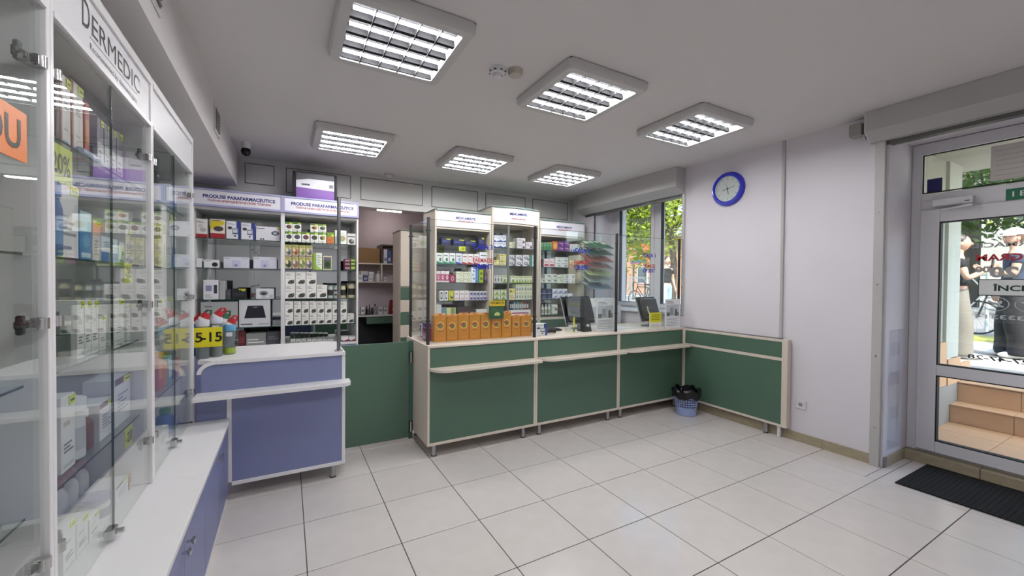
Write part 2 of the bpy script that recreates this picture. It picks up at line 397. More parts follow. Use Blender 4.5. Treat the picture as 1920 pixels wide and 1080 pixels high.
# ------------------------------------------------------------ window
def leaf(b, x0, x1, y0, y1, z0, z1, w, m, c=.004):
    b.box((x0, y0, z0), (x1, y0+w, z1), m, c); b.box((x0, y1-w, z0), (x1, y1, z1), m, c)
    b.box((x0, y0+w, z0), (x1, y1-w, z0+w), m, c); b.box((x0, y0+w, z1-w), (x1, y1-w, z1), m, c)
WX = 4.22
b = MB(); leaf(b, WX, WX+.07, WY0, WY1-.1, WZ0+.02, WZ1, .05, PVC); b.box((WX, .69, WZ0+.07), (WX+.07, .79, WZ1-.05), PVC, .004)
b.box((WX, WY1-.1, WZ0), (WX+.2, WY1, WZ1), PVC)
win = struct('window_1', b, 'white two-leaf window looking onto the street')
for y0, y1 in ((WY0+.05, .69), (.79, WY1-.15)):
    b = MB(); leaf(b, WX-.02, WX+.05, y0-.015, y1+.015, WZ0+.055, WZ1-.035, .055, PVC); s_ = b.build('window_frame', win)
    b = MB(); leaf(b, WX-.022, WX+.03, y0+.036, y1-.036, WZ0+.106, WZ1-.086, .006, GASKET, 0); b.build('gasket', s_)
    b = MB(); b.box((WX+.01, y0+.04, WZ0+.11), (WX+.016, y1-.04, WZ1-.09), PANE); pane = b.build('pane', s_)
text('ORIENT', win, (WX+.005, 1.03, 2.26), .44, .085, '#8f9691', 'W', bold=.03, mirror=True)
b = MB(); b.box((XR-.04, WY0+.055, WZ0), (WX+.01, WY1+.01, WZ0+.03), PVC, .006); b.build('window_sill', win)
b = MB(); b.box((WX-.06, .71, WZ1-.12), (WX, .77, WZ1-.085), PVC, .006); b.build('latch_block', win)
# roller shutter boxes
def shutter(name, label, y0, y1, z0, x0, guides):
    t = thing(name, label, 'roller shutter', (XR-.02, (y0+y1)/2, z0))
    prof = [(XR-.014, H-.002), (XR-.014, z0), (XR-.05, z0), (x0, z0+.07), (x0, H-.002)]
    b = MB(); b.prism(prof, 1, y0, y1, SHUT); b.build('box', t)
    b = MB(); b.prism([(p[0]+(-.002 if p[0] < XR-.1 else .001), p[1]+(-.002 if p[1] < H-.1 else 0)) for p in prof], 1, y1, y1+.006, PVC); b.build('end_cap', t)
    b = MB(); b.box((XR-.012, y0+.03, z0-.03), (XR+.05, y1-.03, z0-.002), C('#5a5957')); b.build('bottom_slat', t)
    for a_, c_, zb, m in guides:
        b = MB(); b.box((XR-.03, a_, zb), (XR-.013 if a_ > -1.0 else XR-.001, c_, z0), m, .002); g = b.build('guide_rail', t)
        for k in range(4):
            z = zb+.3+k*.55; q = MB(); q.cyl((XR-.033, (a_+c_)/2, z), (XR-.029, (a_+c_)/2, z), .006, CHROME, n=8)
            if z < z0: q.build('screw', g)
    return t
shutter('window_shutter', 'grey roller shutter box above the window', .05, 1.85, 2.42, XR-.17, ((.045, .075, WZ0+.03, SHUT), (WY1-.02, WY1, WZ0+.03, DGREY)))
sh = shutter('door_shutter', 'long grey roller shutter box above the entrance door', -4.2, -1.64, 2.49, XR-.14, ((-1.725, -1.665, .0005, SHUT),))
b = MB(); b.box((XR-.10, -1.60, 2.56), (XR-.012, -1.52, 2.655), M('motor_grey', '#9a9794', .5), .004); br = b.build('motor_bracket', sh)
b = MB(); b.lathe([(.02, 0), (.026, .004), (.026, .014), (.02, .018)], (0, 0, 0), CHROME, 14)
for i, p in enumerate(b.v): b.v[i] = (XR-.075+p[0]*.9, -1.605-p[2], 2.545+p[1])
b.build('winding_ring', sh, smooth=True)
# ------------------------------------------------------------ entrance door
b = MB(); fx0, fx1 = DX, DX+.07
b.box((fx0, -1.80, .08), (fx1, -1.742, 2.515), PVC, .003); b.box((fx0, -2.88, .08), (fx1, -2.82, 2.515), PVC, .003); b.box((fx0, -2.948, .08), (fx1, -2.88, 2.515), PVC)
b.box((fx0, -2.82, 2.43), (fx1, -1.80, 2.515), PVC, .003); b.box((fx0, -2.82, 1.99), (fx1, -1.80, 2.115), PVC, .003); b.box((fx0, -2.82, .08), (fx1, -1.80, .10), SHUT, .002)
dr = struct('door_1', b, 'white framed glass entrance door with stickers, seen from inside')
b = MB(); leaf(b, fx0-.001, fx0+.01, -2.815, -1.805, 2.12, 2.425, .008, GASKET, 0); b.build('gasket', dr)
b = MB(); b.box((fx0+.03, -2.81, 2.12), (fx0+.036, -1.81, 2.425), PANE); tp = b.build('transom_pane', dr)
lx = DX-.025
b = MB(); ly0, ly1 = -2.82, -1.803
b.box((lx, ly1-.112, .102), (lx+.07, ly1, 1.988), PVC, .004); b.box((lx, ly0, .102), (lx+.07, ly0+.112, 1.988), PVC, .004)
for z0, z1 in ((.102, .19), (.70, .785), (1.885, 1.988)): b.box((lx, ly0+.112, z0), (lx+.07, ly1-.112, z1), PVC, .003)
lf = b.build('door_leaf', dr)
for z0, z1 in ((.19, .70), (.785, 1.885)):
    b = MB(); leaf(b, lx+.001, lx+.05, ly0+.110, ly1-.110, z0-.002, z1+.002, .008, GASKET, 0); b.build('gasket', lf)
    b = MB(); b.box((lx+.03, ly0+.112, z0), (lx+.036, ly1-.112, z1), PANE); b.build('pane', lf)
b = MB(); b.box((lx-.05, ly0+.02, 1.02), (lx, ly0+.05, 1.05), CHROME, .005); b.box((lx-.05, ly0+.02, 1.02), (lx-.035, ly0+.16, 1.05), CHROME, .006); b.build('door_handle', lf)
# door closer
b = MB(); b.box((lx-.03, -2.09, 2.005), (DX-.001, -1.875, 2.06), PVC, .005); cl = b.build('door_closer', dr)
b = MB(); b.box((lx-.033, -2.075, 2.02), (lx-.029, -2.05, 2.026), BLACK); b.build('maker_plate', cl)
b = MB(); b.tube([(lx-.02, -2.04, 2.0), (lx-.07, -2.10, 1.985), (lx-.02, -1.93, 1.975)], .008, PVC); b.build('closer_arm', cl, smooth=True)
# stickers and signs of the door: each its own thing
SX = lx+.026
def sticker(name, label, cat, y0, y1, z0, z1, m, x=None, c=0.):
    x = SX if x is None else x
    b = MB(); b.box((x-.0015, y0, z0), (x, y1, z1), m, c); o = b.build(name); tag(o, label, cat); return o
s_ = sticker('exit_sign', 'green exit sign with white letters above the door', 'sign', -2.56, -2.235, 1.995, 2.075, '#14694a', DX-.001)
text('I E Ș I R E', s_, (DX-.004, -2.395, 2.032), .26, .05, '#dfe8e2', 'W', bold=.01)
s_ = sticker('closed_sign', 'framed white door sign with dark green capitals', 'sign', -2.46, -2.115, 1.325, 1.445, '#173127', c=.0004)
b = MB(); b.box((SX-.0035, -2.455, 1.331), (SX-.0016, -2.120, 1.439), C('#e6e8e6')); b.build('sign_face', s_)
text('ÎNCHIS', s_, (SX-.005, -2.30, 1.386), .23, .052, '#12372b', 'W', bold=.025)
def vinyl(body, label, yc, zc, w, h, m, bold=.03):
    o = thing('vinyl_lettering', label, 'lettering', (SX+.0005, yc, zc)); text(body, o, (SX+.0005, yc, zc), w, h, m, 'W', bold=bold, mirror=True); return o
vinyl('PROGRAM', 'red mirrored vinyl capitals on the door glass', -2.285, 1.60, .37, .05, '#b3242a')
vinyl('20', 'large grey mirrored closing hour on the door glass', at_x(1882, 521, SX).y, 1.495, .135, .078, '#a9aaa8', .05); vinyl('00', 'small raised grey mirrored minutes left of the large hour', at_x(1842, 512, SX).y, 1.515, .075, .045, '#a9aaa8', .05); vinyl('8   -', 'grey mirrored opening hour beyond the frame edge', -2.44, 1.495, .16, .078, '#a9aaa8', .05)
vinyl('FARMACIE', 'faint grey mirrored capitals near the top of door glass', -2.25, 1.69, .34, .035, '#a4a6a3')
vinyl('068333314', 'white mirrored telephone number below the round stickers', -2.275, 1.175, .35, .03, '#c9cdd0', .015)
vinyl('TEL. 27-47-28', 'dark mirrored telephone number low on the door glass', -2.30, .875, .46, .032, '#2a3348', .02)
for k, yc in enumerate((-2.20, -2.35)):
    b = MB(); ring = [(SX-.003, yc+.062*math.cos(a_*math.pi/12), 1.268+.048*math.sin(a_*math.pi/12)) for a_ in range(24)]
    b.tube(ring, .0025, C('#b9bbb9'), 6, closed=True); b.box((SX-.004, yc-.045, 1.262), (SX-.001, yc+.045, 1.274), C('#b9bbb9'))
    for i, p in enumerate(b.v[-8:]):
        dy, dz = p[1]-yc, p[2]-1.268; ca, sa = .8, .6; b.v[len(b.v)-8+i] = (p[0], yc+dy*ca-dz*sa, 1.268+dy*sa*.75+dz*ca)
    o = b.build('prohibition_sticker'); tag(o, 'round grey %s sticker below the framed sign' % ('crossed-out animal' if k == 0 else 'crossed-out figure at the edge of frame,'), 'sticker')
    b = MB(); b.box((SX-.001, yc-.022, 1.262), (SX, yc+.018, 1.278), C('#d2d4d2')); b.box((SX-.001, yc-.03, 1.272), (SX, yc-.016, 1.290), C('#d2d4d2'))
    for q in (-.02, -.012, .008, .014): b.box((SX-.001, yc+q, 1.246), (SX, yc+q+.004, 1.264), C('#d2d4d2'))
    b.build('animal_silhouette', o)
sticker('blue_sticker', 'dark blue square sticker in the corner of the transom glass', 'sticker', -1.91, -1.825, 2.122, 2.235, '#16195f', DX+.027)
s_ = sticker('paper_notice', 'pale paper notice taped to the transom glass', 'notice', -2.42, -2.155, 2.15, 2.40, '#c8c2be', DX+.027)
for k in range(6):
    b = MB(); b.box((DX+.0252, -2.40, 2.36-k*.035), (DX+.0254, -2.18, 2.364-k*.035), C('#a8a29e')); b.build('print_line', s_)
# glossy plastic pocket on the reveal beside the door
GP = glass('plastic_pocket', (.97, .97, .98), .7)
t = thing('poster_pocket', 'clear plastic poster sheet on the entrance reveal', 'poster pocket', (4.05, DY1-.006, .15))
b = MB(); b.box((3.955, DY1-.005, .12), (4.22, DY1-.002, 1.05), GP); b.build('sheet', t)
for z in (.35, .62, .85):
    b = MB(); b.box((3.985, DY1-.0075, z), (4.15, DY1-.006, z+.1), GP); b.build('paper', t)  # clear panes in place of paper, added for glossy reflections on the sheet
# doormat
t = thing('doormat', 'black ribbed doormat in front of the entrance door', 'mat', (3.95, -2.4, 0))
b = MB(); b.box((3.66, -2.92, 0.0005), (4.262, -1.885, .010), MAT, .003); b.build('base', t)
for k in range(40):
    y = -1.90-k*.0257; b = MB(); b.box((3.675, y-.009, .010), (4.25, y, .0125), MAT); b.build('rib', t)
# ------------------------------------------------------------ wall clock
cy_, cz_ = -.475, 2.37; CX = XR-.012
t = thing('wall_clock', 'round wall clock with a thick blue rim', 'clock', (CX, cy_, cz_-.17))
def wx(b, x, cy, cz):    # turn a lathe built about +z so that it faces -X
    for i, p in enumerate(b.v): b.v[i] = (x-p[2], cy-p[0], cz+p[1])
    return b
CB = M('blue_clock_rim', '#1a22b4', .18, coat=.5)
b = MB(); b.lathe([(.172, 0), (.174, .02), (.165, .035), (.145, .04), (.128, .034), (.124, .022)], (0, 0, 0), CB, 40); wx(b, CX, cy_, cz_).build('rim', t, smooth=True)
b = MB(); b.lathe([(.129, .02), (.129, .036), (.123, .036), (.123, .022)], (0, 0, 0), C('#b9bbbf', .25), 40); wx(b, CX, cy_, cz_).build('inner_ring', t, smooth=True)
b = MB(); b.cyl((CX-.018, cy_, cz_), (CX-.0225, cy_, cz_), .124, C('#d9dadc'), n=40); b.build('dial', t)
for k in range(12):
    a_ = k*math.pi/6; b = MB(); r0, r1 = (.098, .114)
    d = Vector((0, -math.sin(a_), math.cos(a_))); n_ = Vector((0, math.cos(a_), math.sin(a_))); p0, p1 = Vector((CX-.0232, cy_, cz_))+d*r0, Vector((CX-.0232, cy_, cz_))+d*r1
    b.quad([p0+n_*.002, p0-n_*.002, p1-n_*.002, p1+n_*.002], C('#2b2b2e')); b.build('hour_mark', t)
def hand(name, ang, ln, w, x, tail=.02):
    a_ = math.radians(ang); d = Vector((0, -math.sin(a_), math.cos(a_))); n_ = Vector((0, math.cos(a_), math.sin(a_))); c0 = Vector((x, cy_, cz_))
    b = MB(); p = [c0-d*tail-n_*w, c0-d*tail+n_*w, c0+d*ln+n_*w*.5, c0+d*ln-n_*w*.5]; b.add([q for q in p]+[q+Vector((-.001, 0, 0)) for q in p], [(0, 1, 2, 3), (7, 6, 5, 4), (0, 4, 5, 1), (1, 5, 6, 2), (2, 6, 7, 3), (3, 7, 4, 0)], BLACK); b.build(name, t)
hand('hour_hand', 172, .062, .004, CX-.025); hand('minute_hand', 78, .085, .003, CX-.027, .055); hand('second_hand', 345, .07, .001, CX-.029, .03)
b = MB(); b.cyl((CX-.023, cy_, cz_), (CX-.031, cy_, cz_), .006, BLACK, n=10); b.build('hub', t)
b = MB(); b.cyl((CX-.034, cy_, cz_), (CX-.0345, cy_, cz_), .124, PANE, n=40); b.build('cover_glass', t)
# wall socket
t = thing('wall_socket', 'white power socket low on the right wall', 'socket', (XR, -1.172, .29))
b = MB(); b.box((XR-.012, -1.214, .293), (XR, -1.132, .373), PVC, .004); b.build('plate', t)
b = MB(); b.lathe([(.021, 0), (.021, .003), (.018, .0032)], (0, 0, 0), PVC, 20); wx(b, XR-.012, -1.173, .333).build('socket_ring', t, smooth=True)
b = MB(); b.cyl((XR-.0155, -1.173, .333), (XR-.016, -1.173, .333), .016, C('#8e8d90'), n=16); b.build('socket_well', t)
for dy in (-.008, .008):
    b = MB(); b.cyl((XR-.016, -1.173+dy, .333), (XR-.017, -1.173+dy, .333), .003, BLACK, n=8); b.build('pin_hole', t)
# cable duct on the right wall
b = MB(); b.box((XR-.02, -1.01, .9), (XR, -.985, H), SHUT, .003)
tag(b.build('cable_duct'), 'thin vertical duct on the right wall above the green panel', 'duct')
# waste bin with a black bag
BINM = M('lilac_bin_plastic', '#9aaad8', .4); bx, by = 3.645, -.19
t = thing('waste_bin', 'pale blue basket waste bin with a black bag', 'waste bin', (bx, by, 0))
b = MB(); b.lathe([(.092, 0), (.1, .004), (.105, .09), (.1, .09), (.09, .01), (.0, .008)], (bx, by, 0), BINM, 28); b.build('base', t, smooth=True)
for k in range(28):
    a_ = 2*math.pi*k/28; b = MB(); ca, sa = math.cos(a_), math.sin(a_)
    b.tube([(bx+.103*ca, by+.103*sa, .085), (bx+.122*ca, by+.122*sa, .25)], .0042, BINM, 5); b.build('upright', t)
for k in range(6):
    z = .11+k*.026; r = .105+(z-.09)*.115; b = MB(); b.tube([(bx+r*math.cos(a_*math.pi/14), by+r*math.sin(a_*math.pi/14), z) for a_ in range(28)], .004, BINM, 5, closed=True); b.build('hoop', t, smooth=True)
b = MB(); BAG = M('black_bag_film', '#08080a', .32, bump=.6, scale=30)
prof = [(.09, .02), (.098, .09), (.118, .25), (.13, .262), (.137, .25), (.14, .215), (.137, .192), (.141, .215), (.146, .262), (.132, .282), (.118, .276), (.108, .2), (.0, .16)]
n = 40; v = []; f = []
for r, z in prof:
    for i in range(n):
        a_ = 2*math.pi*i/n; q = 1 if z < .15 else 1+.035*math.sin(a_*7)+.025*math.sin(a_*13+z*40)
        v.append((bx+r*q*math.cos(a_), by+r*q*math.sin(a_), z+(.012*math.sin(a_*5)+.009*math.sin(a_*9+1) if .15 < z else 0)))
for j in range(3, len(prof)-1):
    for i in range(n): f.append((j*n+i, j*n+(i+1) % n, (j+1)*n+(i+1) % n, (j+1)*n+i))
b.add(v, f, BAG); b.build('bin_bag', t, smooth=True)
# ------------------------------------------------------------ green counters
FY = .02
def leg(parent, x, y, z1=.1, r=.018, m=None):
    b = MB(); b.cyl((x, y, .004), (x, y, z1), r, STEEL if m is None else m, n=14); b.lathe([(r+.004, 0), (r+.004, .005), (r, .008)], (x, y, 0), DGREY, 14); b.build('leg', parent, smooth=True)
def green_counter(x0, label, first=False, last=False):
    x1 = x0+1.0; t = thing('service_counter', label, 'counter', (x0+.5, .3, 0), 'green pharmacy counters'); w = .02
    for xa in (x0, x1-w):
        b = MB(); b.box((xa+.0005, FY, .1), (xa+w-.0005, .66, .872), WOOD, .002); b.build('side_panel', t)
    b = MB(); b.box((x0+w, FY, .1), (x1-w, .64, .122), WOOD, .001); b.build('bottom_rail', t)
    b = MB(); b.box((x0+w, FY+.004, .122), (x1-w, FY+.02, .696), GREEN); b.build('front_panel', t)
    b = MB(); b.box((x0+w, FY+.004, .716), (x1-w, FY+.02, .868), GREEN); b.build('fascia', t)
    b = MB(); b.box((x0+.0005, FY-.004, .872), (x1-.0005, .68, .892), WOOD, .003); b.build('counter_top', t)
    d = .135; xa, xb = x0+.012, x1-(.002 if not last else .05)
    poly = [(xa, FY+.004)]+[(xa+.14-.14*math.cos(math.radians(q)), FY+.0-d*math.sin(math.radians(q))) for q in range(0, 91, 10)]+[(xb-.03+.03*math.sin(math.radians(q)), FY-d+.03-.03*math.cos(math.radians(q))) for q in range(0, 91, 18)]+[(xb, FY+.004)]
    b = MB(); b.prism(poly[::-1], 2, .696, .716, WOOD); b.build('bag_shelf', t)
    for x in (x0+.07, x1-.10): leg(t, x, .07)
    for x in (x0+.07, x1-.10): leg(t, x, .58)
    return t
gc = [green_counter(.872, 'green counter with birch edges holding the orange cartons', True), green_counter(1.872, 'middle green counter with birch edges and a keyboard on top'), green_counter(2.872, 'green counter with birch edges in the corner behind the waste bin', last=True)]
# wall panel returning along the right wall
t = thing('counter_return_panel', 'green panel with birch frame along the right wall', 'panel', (3.86, -.5, 0)); px = 3.835
b = MB(); b.box((px, -1.04, .122), (px+.02, -.02, .700), GREEN); b.build('lower_panel', t)
b = MB(); b.box((px, -1.04, .728), (px+.02, -.02, .872), GREEN); b.build('upper_panel', t)
for z0, z1 in ((.1, .122), (.700, .728), (.872, .892)):
    b = MB(); b.box((px-.004, -1.04, z0), (px+.022, -.02, z1), WOOD, .001); b.build('rail', t)
b = MB(); b.box((px-.006, -1.09, .1), (3.886, -1.04, .895), WOOD, .002); b.build('end_post', t)
b = MB(); b.box((px-.006, -.02, .1), (px+.022, .014, .892), WOOD, .002); b.build('corner_post', t)
leg(t, 3.855, -.90); b = MB(); b.box((3.84, -1.03, 0), (3.868, -1.005, .1), PVC, .002); b.build('leg', t)
# glass screens on the counters
def screen_post(x, y, z1, t, m=DGREY, r=.011):
    b = MB(); b.box((x-r, y-r, .892), (x+r, y+r, z1), m, .002); p = b.build('post', t)
    for z in (1.08, 1.80):
        q = MB(); q.cyl((x-.02, y, z), (x+.02, y, z), .006, BLACK, n=8); q.build('clamp', p)
GS = glass('screen_glass', (.96, .98, .97), .9)
def screen(label, x0, x1, z1=1.89, side=False, words=None, name='glass_screen'):
    t = thing(name, label, 'glass screen', ((x0+x1)/2, .085, .892)); y = .085
    screen_post(x0, y, 1.905, t)
    if words is None or words[2]: screen_post(x1, y, 1.905, t)
    xe = x1-.014 if words is None or words[2] else x1-.026
    b = MB(); b.box((x0+.014, y-.003, .915), (xe, y+.003, z1), GS); g = b.build('pane', t)
    b = MB(); b.box((x0+.014, y-.0032, z1), (xe, y+.0032, z1+.002), GEDGE); b.build('pane_edge', t)
    if side:
        screen_post(x0, .60, 1.905, t)
        b = MB(); b.box((x0-.003, y+.014, .915), (x0+.003, .586, z1), GS); b.build('side_pane', t)
    if words:
        xc, nr = words[0], words[1]
        text('CASA %d' % nr, g, (xc, y-.0045, words[3]), .185, .045, '#1d23a0', 'S', bold=.03)
        text('FARMACIE', g, (xc, y-.0045, words[3]-.114), .185, .040, '#b1202c', 'S', bold=.025)
        text('ORIENT', g, (xc, y-.0045, words[3]-.166), .185, .045, '#1d23a0', 'S', bold=.03)
    return t
def sx(p): return at_y(p, 480, .085).x
screen('glass screen with side pane around the orange cartons', .893, 1.89, side=True, words=(sx(905), 3, False, at_y(905, 463, .085).z))
screen('glass screen in front of the first monitor', 1.893, 2.885, words=(sx(1091), 2, False, at_y(1091, 470, .085).z))
screen('glass screen in the corner by the window', 2.888, 3.845, words=(sx(1217), 1, True, at_y(1217, 479, .085).z))
# green gate between the counters
t = thing('swing_gate', 'plain green swing gate between the violet and green counters', 'gate', (.6, .44, .04))
b = MB(); b.box((.285, .43, .045), (.835, .448, .875), GREEN, .002); b.build('gate_panel', t)
b = MB(); b.box((.835, .428, .03), (.868, .452, .88), C('#3f5f55', .4), .002); b.build('hinge_strip', t)
for z in (.14, .74):
    b = MB(); b.cyl((.850, .418, z-.045), (.850, .418, z+.045), .008, CHROME, n=10); b.box((.832, .424, z-.05), (.868, .428, z+.05), DGREY); b.build('hinge', t, smooth=True)
# ------------------------------------------------------------ violet counter
t = thing('violet_counter', 'periwinkle counter with white edges beside the green gate', 'counter', (-.15, .3, 0)); X0, X1 = -.565, .275
b = MB(); b.box((X1-.022, FY, .1), (X1, .60, .872), WHITE, .002); b.build('side_panel', t)
b = MB(); b.box((-.39, FY, .098), (X1-.022, .58, .122), WHITE, .001); b.build('bottom_rail', t)
b = MB(); b.box((-.39, FY+.004, .122), (X1-.022, FY+.02, .68), BLUE); b.build('front_panel', t)
b = MB(); b.box((X0, FY+.004, .535), (-.415, FY+.02, .68), BLUE); b.build('infill_panel', t)
b = MB(); b.box((-.415, FY-.002, .122), (-.39, FY+.02, .68), WHITE, .001); b.build('divider', t)
zt = .872
fp = [(X0+.022, .70), (X1-.022, .70), (X1-.022, zt)]+[(X0+.102+.08*math.cos(math.radians(q)), zt-.055+.055*math.sin(math.radians(q))) for q in range(90, 181, 10)]
b = MB(); b.prism(fp, 1, FY+.02, FY+.004, BLUE); b.build('fascia', t)
cv = [(X0+.102+.08*math.cos(math.radians(q)), zt-.055+.055*math.sin(math.radians(q))) for q in range(180, 89, -10)]
cv2 = [(X0+.102+.102*math.cos(math.radians(q)), zt-.055+.077*math.sin(math.radians(q))) for q in range(90, 181, 10)]
b = MB(); b.prism(cv+cv2, 1, FY+.022, FY-.004, WHITE); b.build('curved_edge', t)
b = MB(); tp_ = [(X1, FY-.006), (X1, .52)]+arc(X1-.1, .52, .1, 0, 90)+[(X0, .62), (X0, FY+.04)]+[(X0+.10, FY-.006)]
b.prism(tp_, 2, .872, .894, WHITE); b.build('counter_top', t)
d = .135; xb = X1+.025
poly = [(X0, FY+.004), (X0, FY-d)]+[(xb-.05+.05*math.sin(math.radians(q)), FY-d+.05-.05*math.cos(math.radians(q))) for q in range(0, 91, 18)]+[(xb, FY+.004)]
b = MB(); b.prism(poly, 2, .68, .702, WHITE); b.build('bag_shelf', t)
leg(t, .20, .07); leg(t, .20, .52); leg(t, -.3, .52)
p = thing('screen_pole', 'tall chrome pole standing on the violet counter end', 'pole', (.236, .07, .894))
b = MB(); b.cyl((.236, .07, .894), (.236, .07, 1.985), .0125, M('satin_pole', '#8c8d90', .25, metal=1), n=14); b.build('tube', p, smooth=True)
b = MB(); b.lathe([(.03, 0), (.03, .006), (.016, .012)], (.236, .07, .894), CHROME, 18); b.build('foot_flange', p, smooth=True)
for z in (1.30, 1.62):
    b = MB(); b.box((.205, .062, z), (.236, .078, z+.022), CHROME, .003); b.build('clamp', p)
# ------------------------------------------------------------ glass display cabinets along the left wall
LX, LB = -.595, -.985
ledge_y = [-3.36, -2.49, -1.645, -.80, .015]
SHZ = [.83, 1.145, 1.455, 1.775]
KNOB = CHROME

labs = ['nearest glass display cabinet, cut by the left frame edge', 'glass display cabinet under the header lettered in thin capitals', 'glass display cabinet with blank header, next to the violet counter']
ITM = M('interior_grey_board', '#bdbcb9', .55, noise=.02, scale=6)
def hinge(parent, y, z, s):
    b = MB(); x = LX+.003
    b.box((x-.016, y-s*.004, z-.014), (x+.012, y-s*.03, z+.014), CHROME, .005); b.cyl((x+.004, y-s*.017, z-.013), (x+.004, y-s*.017, z+.013), .013, CHROME, n=12)
    b.box((x-.03, y-s*.05, z-.008), (x-.004, y-s*.01, z+.008), DGREY, .003); b.build('hinge', parent, smooth=True)
    b = MB(); b.box((x-.02, y-s*.075, z-.008), (x-.008, y-s*.045, z+.008), DGREY, .003); b.box((x-.02, y-s*.068, z-.022), (x-.008, y-s*.052, z+.022), DGREY, .003); b.build('hinge_plate', parent)
for k in range(1, 4):
    y0, y1 = ledge_y[k], ledge_y[k+1] if k < 3 else .055
    t = thing('display_cabinet', labs[k-1], 'display cabinet', ((LX+LB)/2, (y0+y1)/2, .53), 'glass display cabinets on the left'); p = .018
    for ya in (y0, y1-p):
        b = MB(); b.box((LB, ya+.0005, .532), (LX+.012, ya+p-.0005, 2.245), WHITE, .0015); b.build('side_panel', t)
    b = MB(); b.box((LB-.01, y0, .532), (LB, y1, 2.245), ITM); b.build('back_panel', t)
    b = MB(); b.box((LB, y0+p, 2.225), (LX+.012, y1-p, 2.245), WHITE); b.box((LB, y0+p, 2.03), (LX-.01, y1-p, 2.042), ITM); b.build('top_board', t)
    b = MB(); b.box((LX-.018, y0+p, 2.04), (LX+.006, y1-p, 2.225), M('header_white', '#dcdbdf', .4)); hd = b.build('header', t)
    b = MB(); b.box((LX+.006, y0+p, 2.035), (LX+.014, y1-p, 2.05), WHITE); b.box((LX+.006, y0+p, 2.21), (LX+.014, y1-p, 2.226), WHITE); b.build('header_moulding', t)
    if k == 2:
        me_t = text('D', hd, (LX+.0068, -1.425, 2.153), .05, .08, '#3a3a3c', 'E', bold=.0)
        text('ERMEDIC', hd, (LX+.0068, -1.165, 2.146), .44, .062, '#3a3a3c', 'E', bold=.0)
        text('Recommended by dermatologists', hd, (LX+.0068, -1.19, 2.075), .42, .024, '#5a5a5c', 'E', bold=.0)
        b = MB(); b.box((LX+.006, -1.40, 2.102), (LX+.0068, -.98, 2.1035), C('#6a6a6c')); b.build('rule', hd)
    for z in SHZ:
        b = MB(); b.box((LB+.005, y0+p+.002, z-.006), (LX-.03, y1-p-.002, z), SHELFG); s_ = b.build('glass_shelf', t)
        b = MB(); b.box((LX-.030, y0+p+.002, z-.006), (LX-.029, y1-p-.002, z), GEDGE); b.build('polished_edge', s_)
        for ya in (y0+p+.006, y1-p-.006):
            for xa in (LX-.07, LB+.05):
                q = MB(); q.cyl((xa, ya, z-.014), (xa, ya, z-.006), .006, CHROME, n=8); q.build('shelf_pin', s_)
    ym = (y0+y1)/2
    for s, (ya, yb) in ((1, (y0+p+.003, ym-.002)), (-1, (ym+.002, y1-p-.003))):
        b = MB(); b.box((LX-.002, ya, .538), (LX+.003, yb, 2.032), PANE); dd = b.build('glass_door', t)
        ye = yb if s == 1 else ya
        b = MB(); b.box((LX-.002, ye-.0006, .538), (LX+.003, ye+.0006, 2.032), GEDGE); b.build('polished_edge', dd)
        for z in (.72, 1.29, 1.90):
            hinge(dd, (ya-.003) if s == 1 else (yb+.003), z, -s)
        b = MB(); yl = ye-s*.022
        if s == 1:
            b.box((LX-.012, yl-.022, .54), (LX+.016, yl+.02, .575), CHROME, .004); b.cyl((LX+.016, yl, .558), (LX+.035, yl, .558), .009, CHROME, n=12)
            b.build('lock', dd, smooth=True)
    # base cabinet under the ledge
for k in range(0, 4):
    y0, y1 = ledge_y[k], ledge_y[k+1]
    nm = ['violet base cabinet behind the viewer at far left', 'violet base cabinet below the nearest glass cabinet', 'violet base cabinet below the lettered glass cabinet', 'violet base cabinet below the blank-header glass cabinet'][k]
    t = thing('base_cabinet', nm, 'cabinet', (-.7, (y0+y1)/2, 0), 'violet base cabinets on the left')
    b = MB(); b.box((LB, y0+.001, .06), (-.425, y1-.001, .505), BLUE); b.build('body', t)
    b = MB(); b.box((LB, y0+.001, 0), (-.415, y1-.001, .06), WHITE, .002); b.build('plinth', t)
    b = MB(); b.box((LB-.01, y0+.0006, .505), (-.395, y1-.0006, .53), WHITE, .003); b.build('ledge', t)
    ym = (y0+y1)/2
    for s, (ya, yb) in ((1, (y0+.003, ym-.0015)), (-1, (ym+.0015, y1-.003))):
        b = MB(); b.box((-.424, ya, .066), (-.407, yb, .502), BLUE, .0015); dd = b.build('door', t)
        yk = (yb-.035) if s == 1 else (ya+.035)
        b = MB(); b.lathe([(.005, 0), (.005, .014), (.013, .018), (.014, .024), (.008, .028)], (0, 0, 0), CHROME, 14)
        for i, p_ in enumerate(b.v): b.v[i] = (-.407+p_[2], yk+p_[0], .435+p_[1])
        b.build('knob', dd, smooth=True)
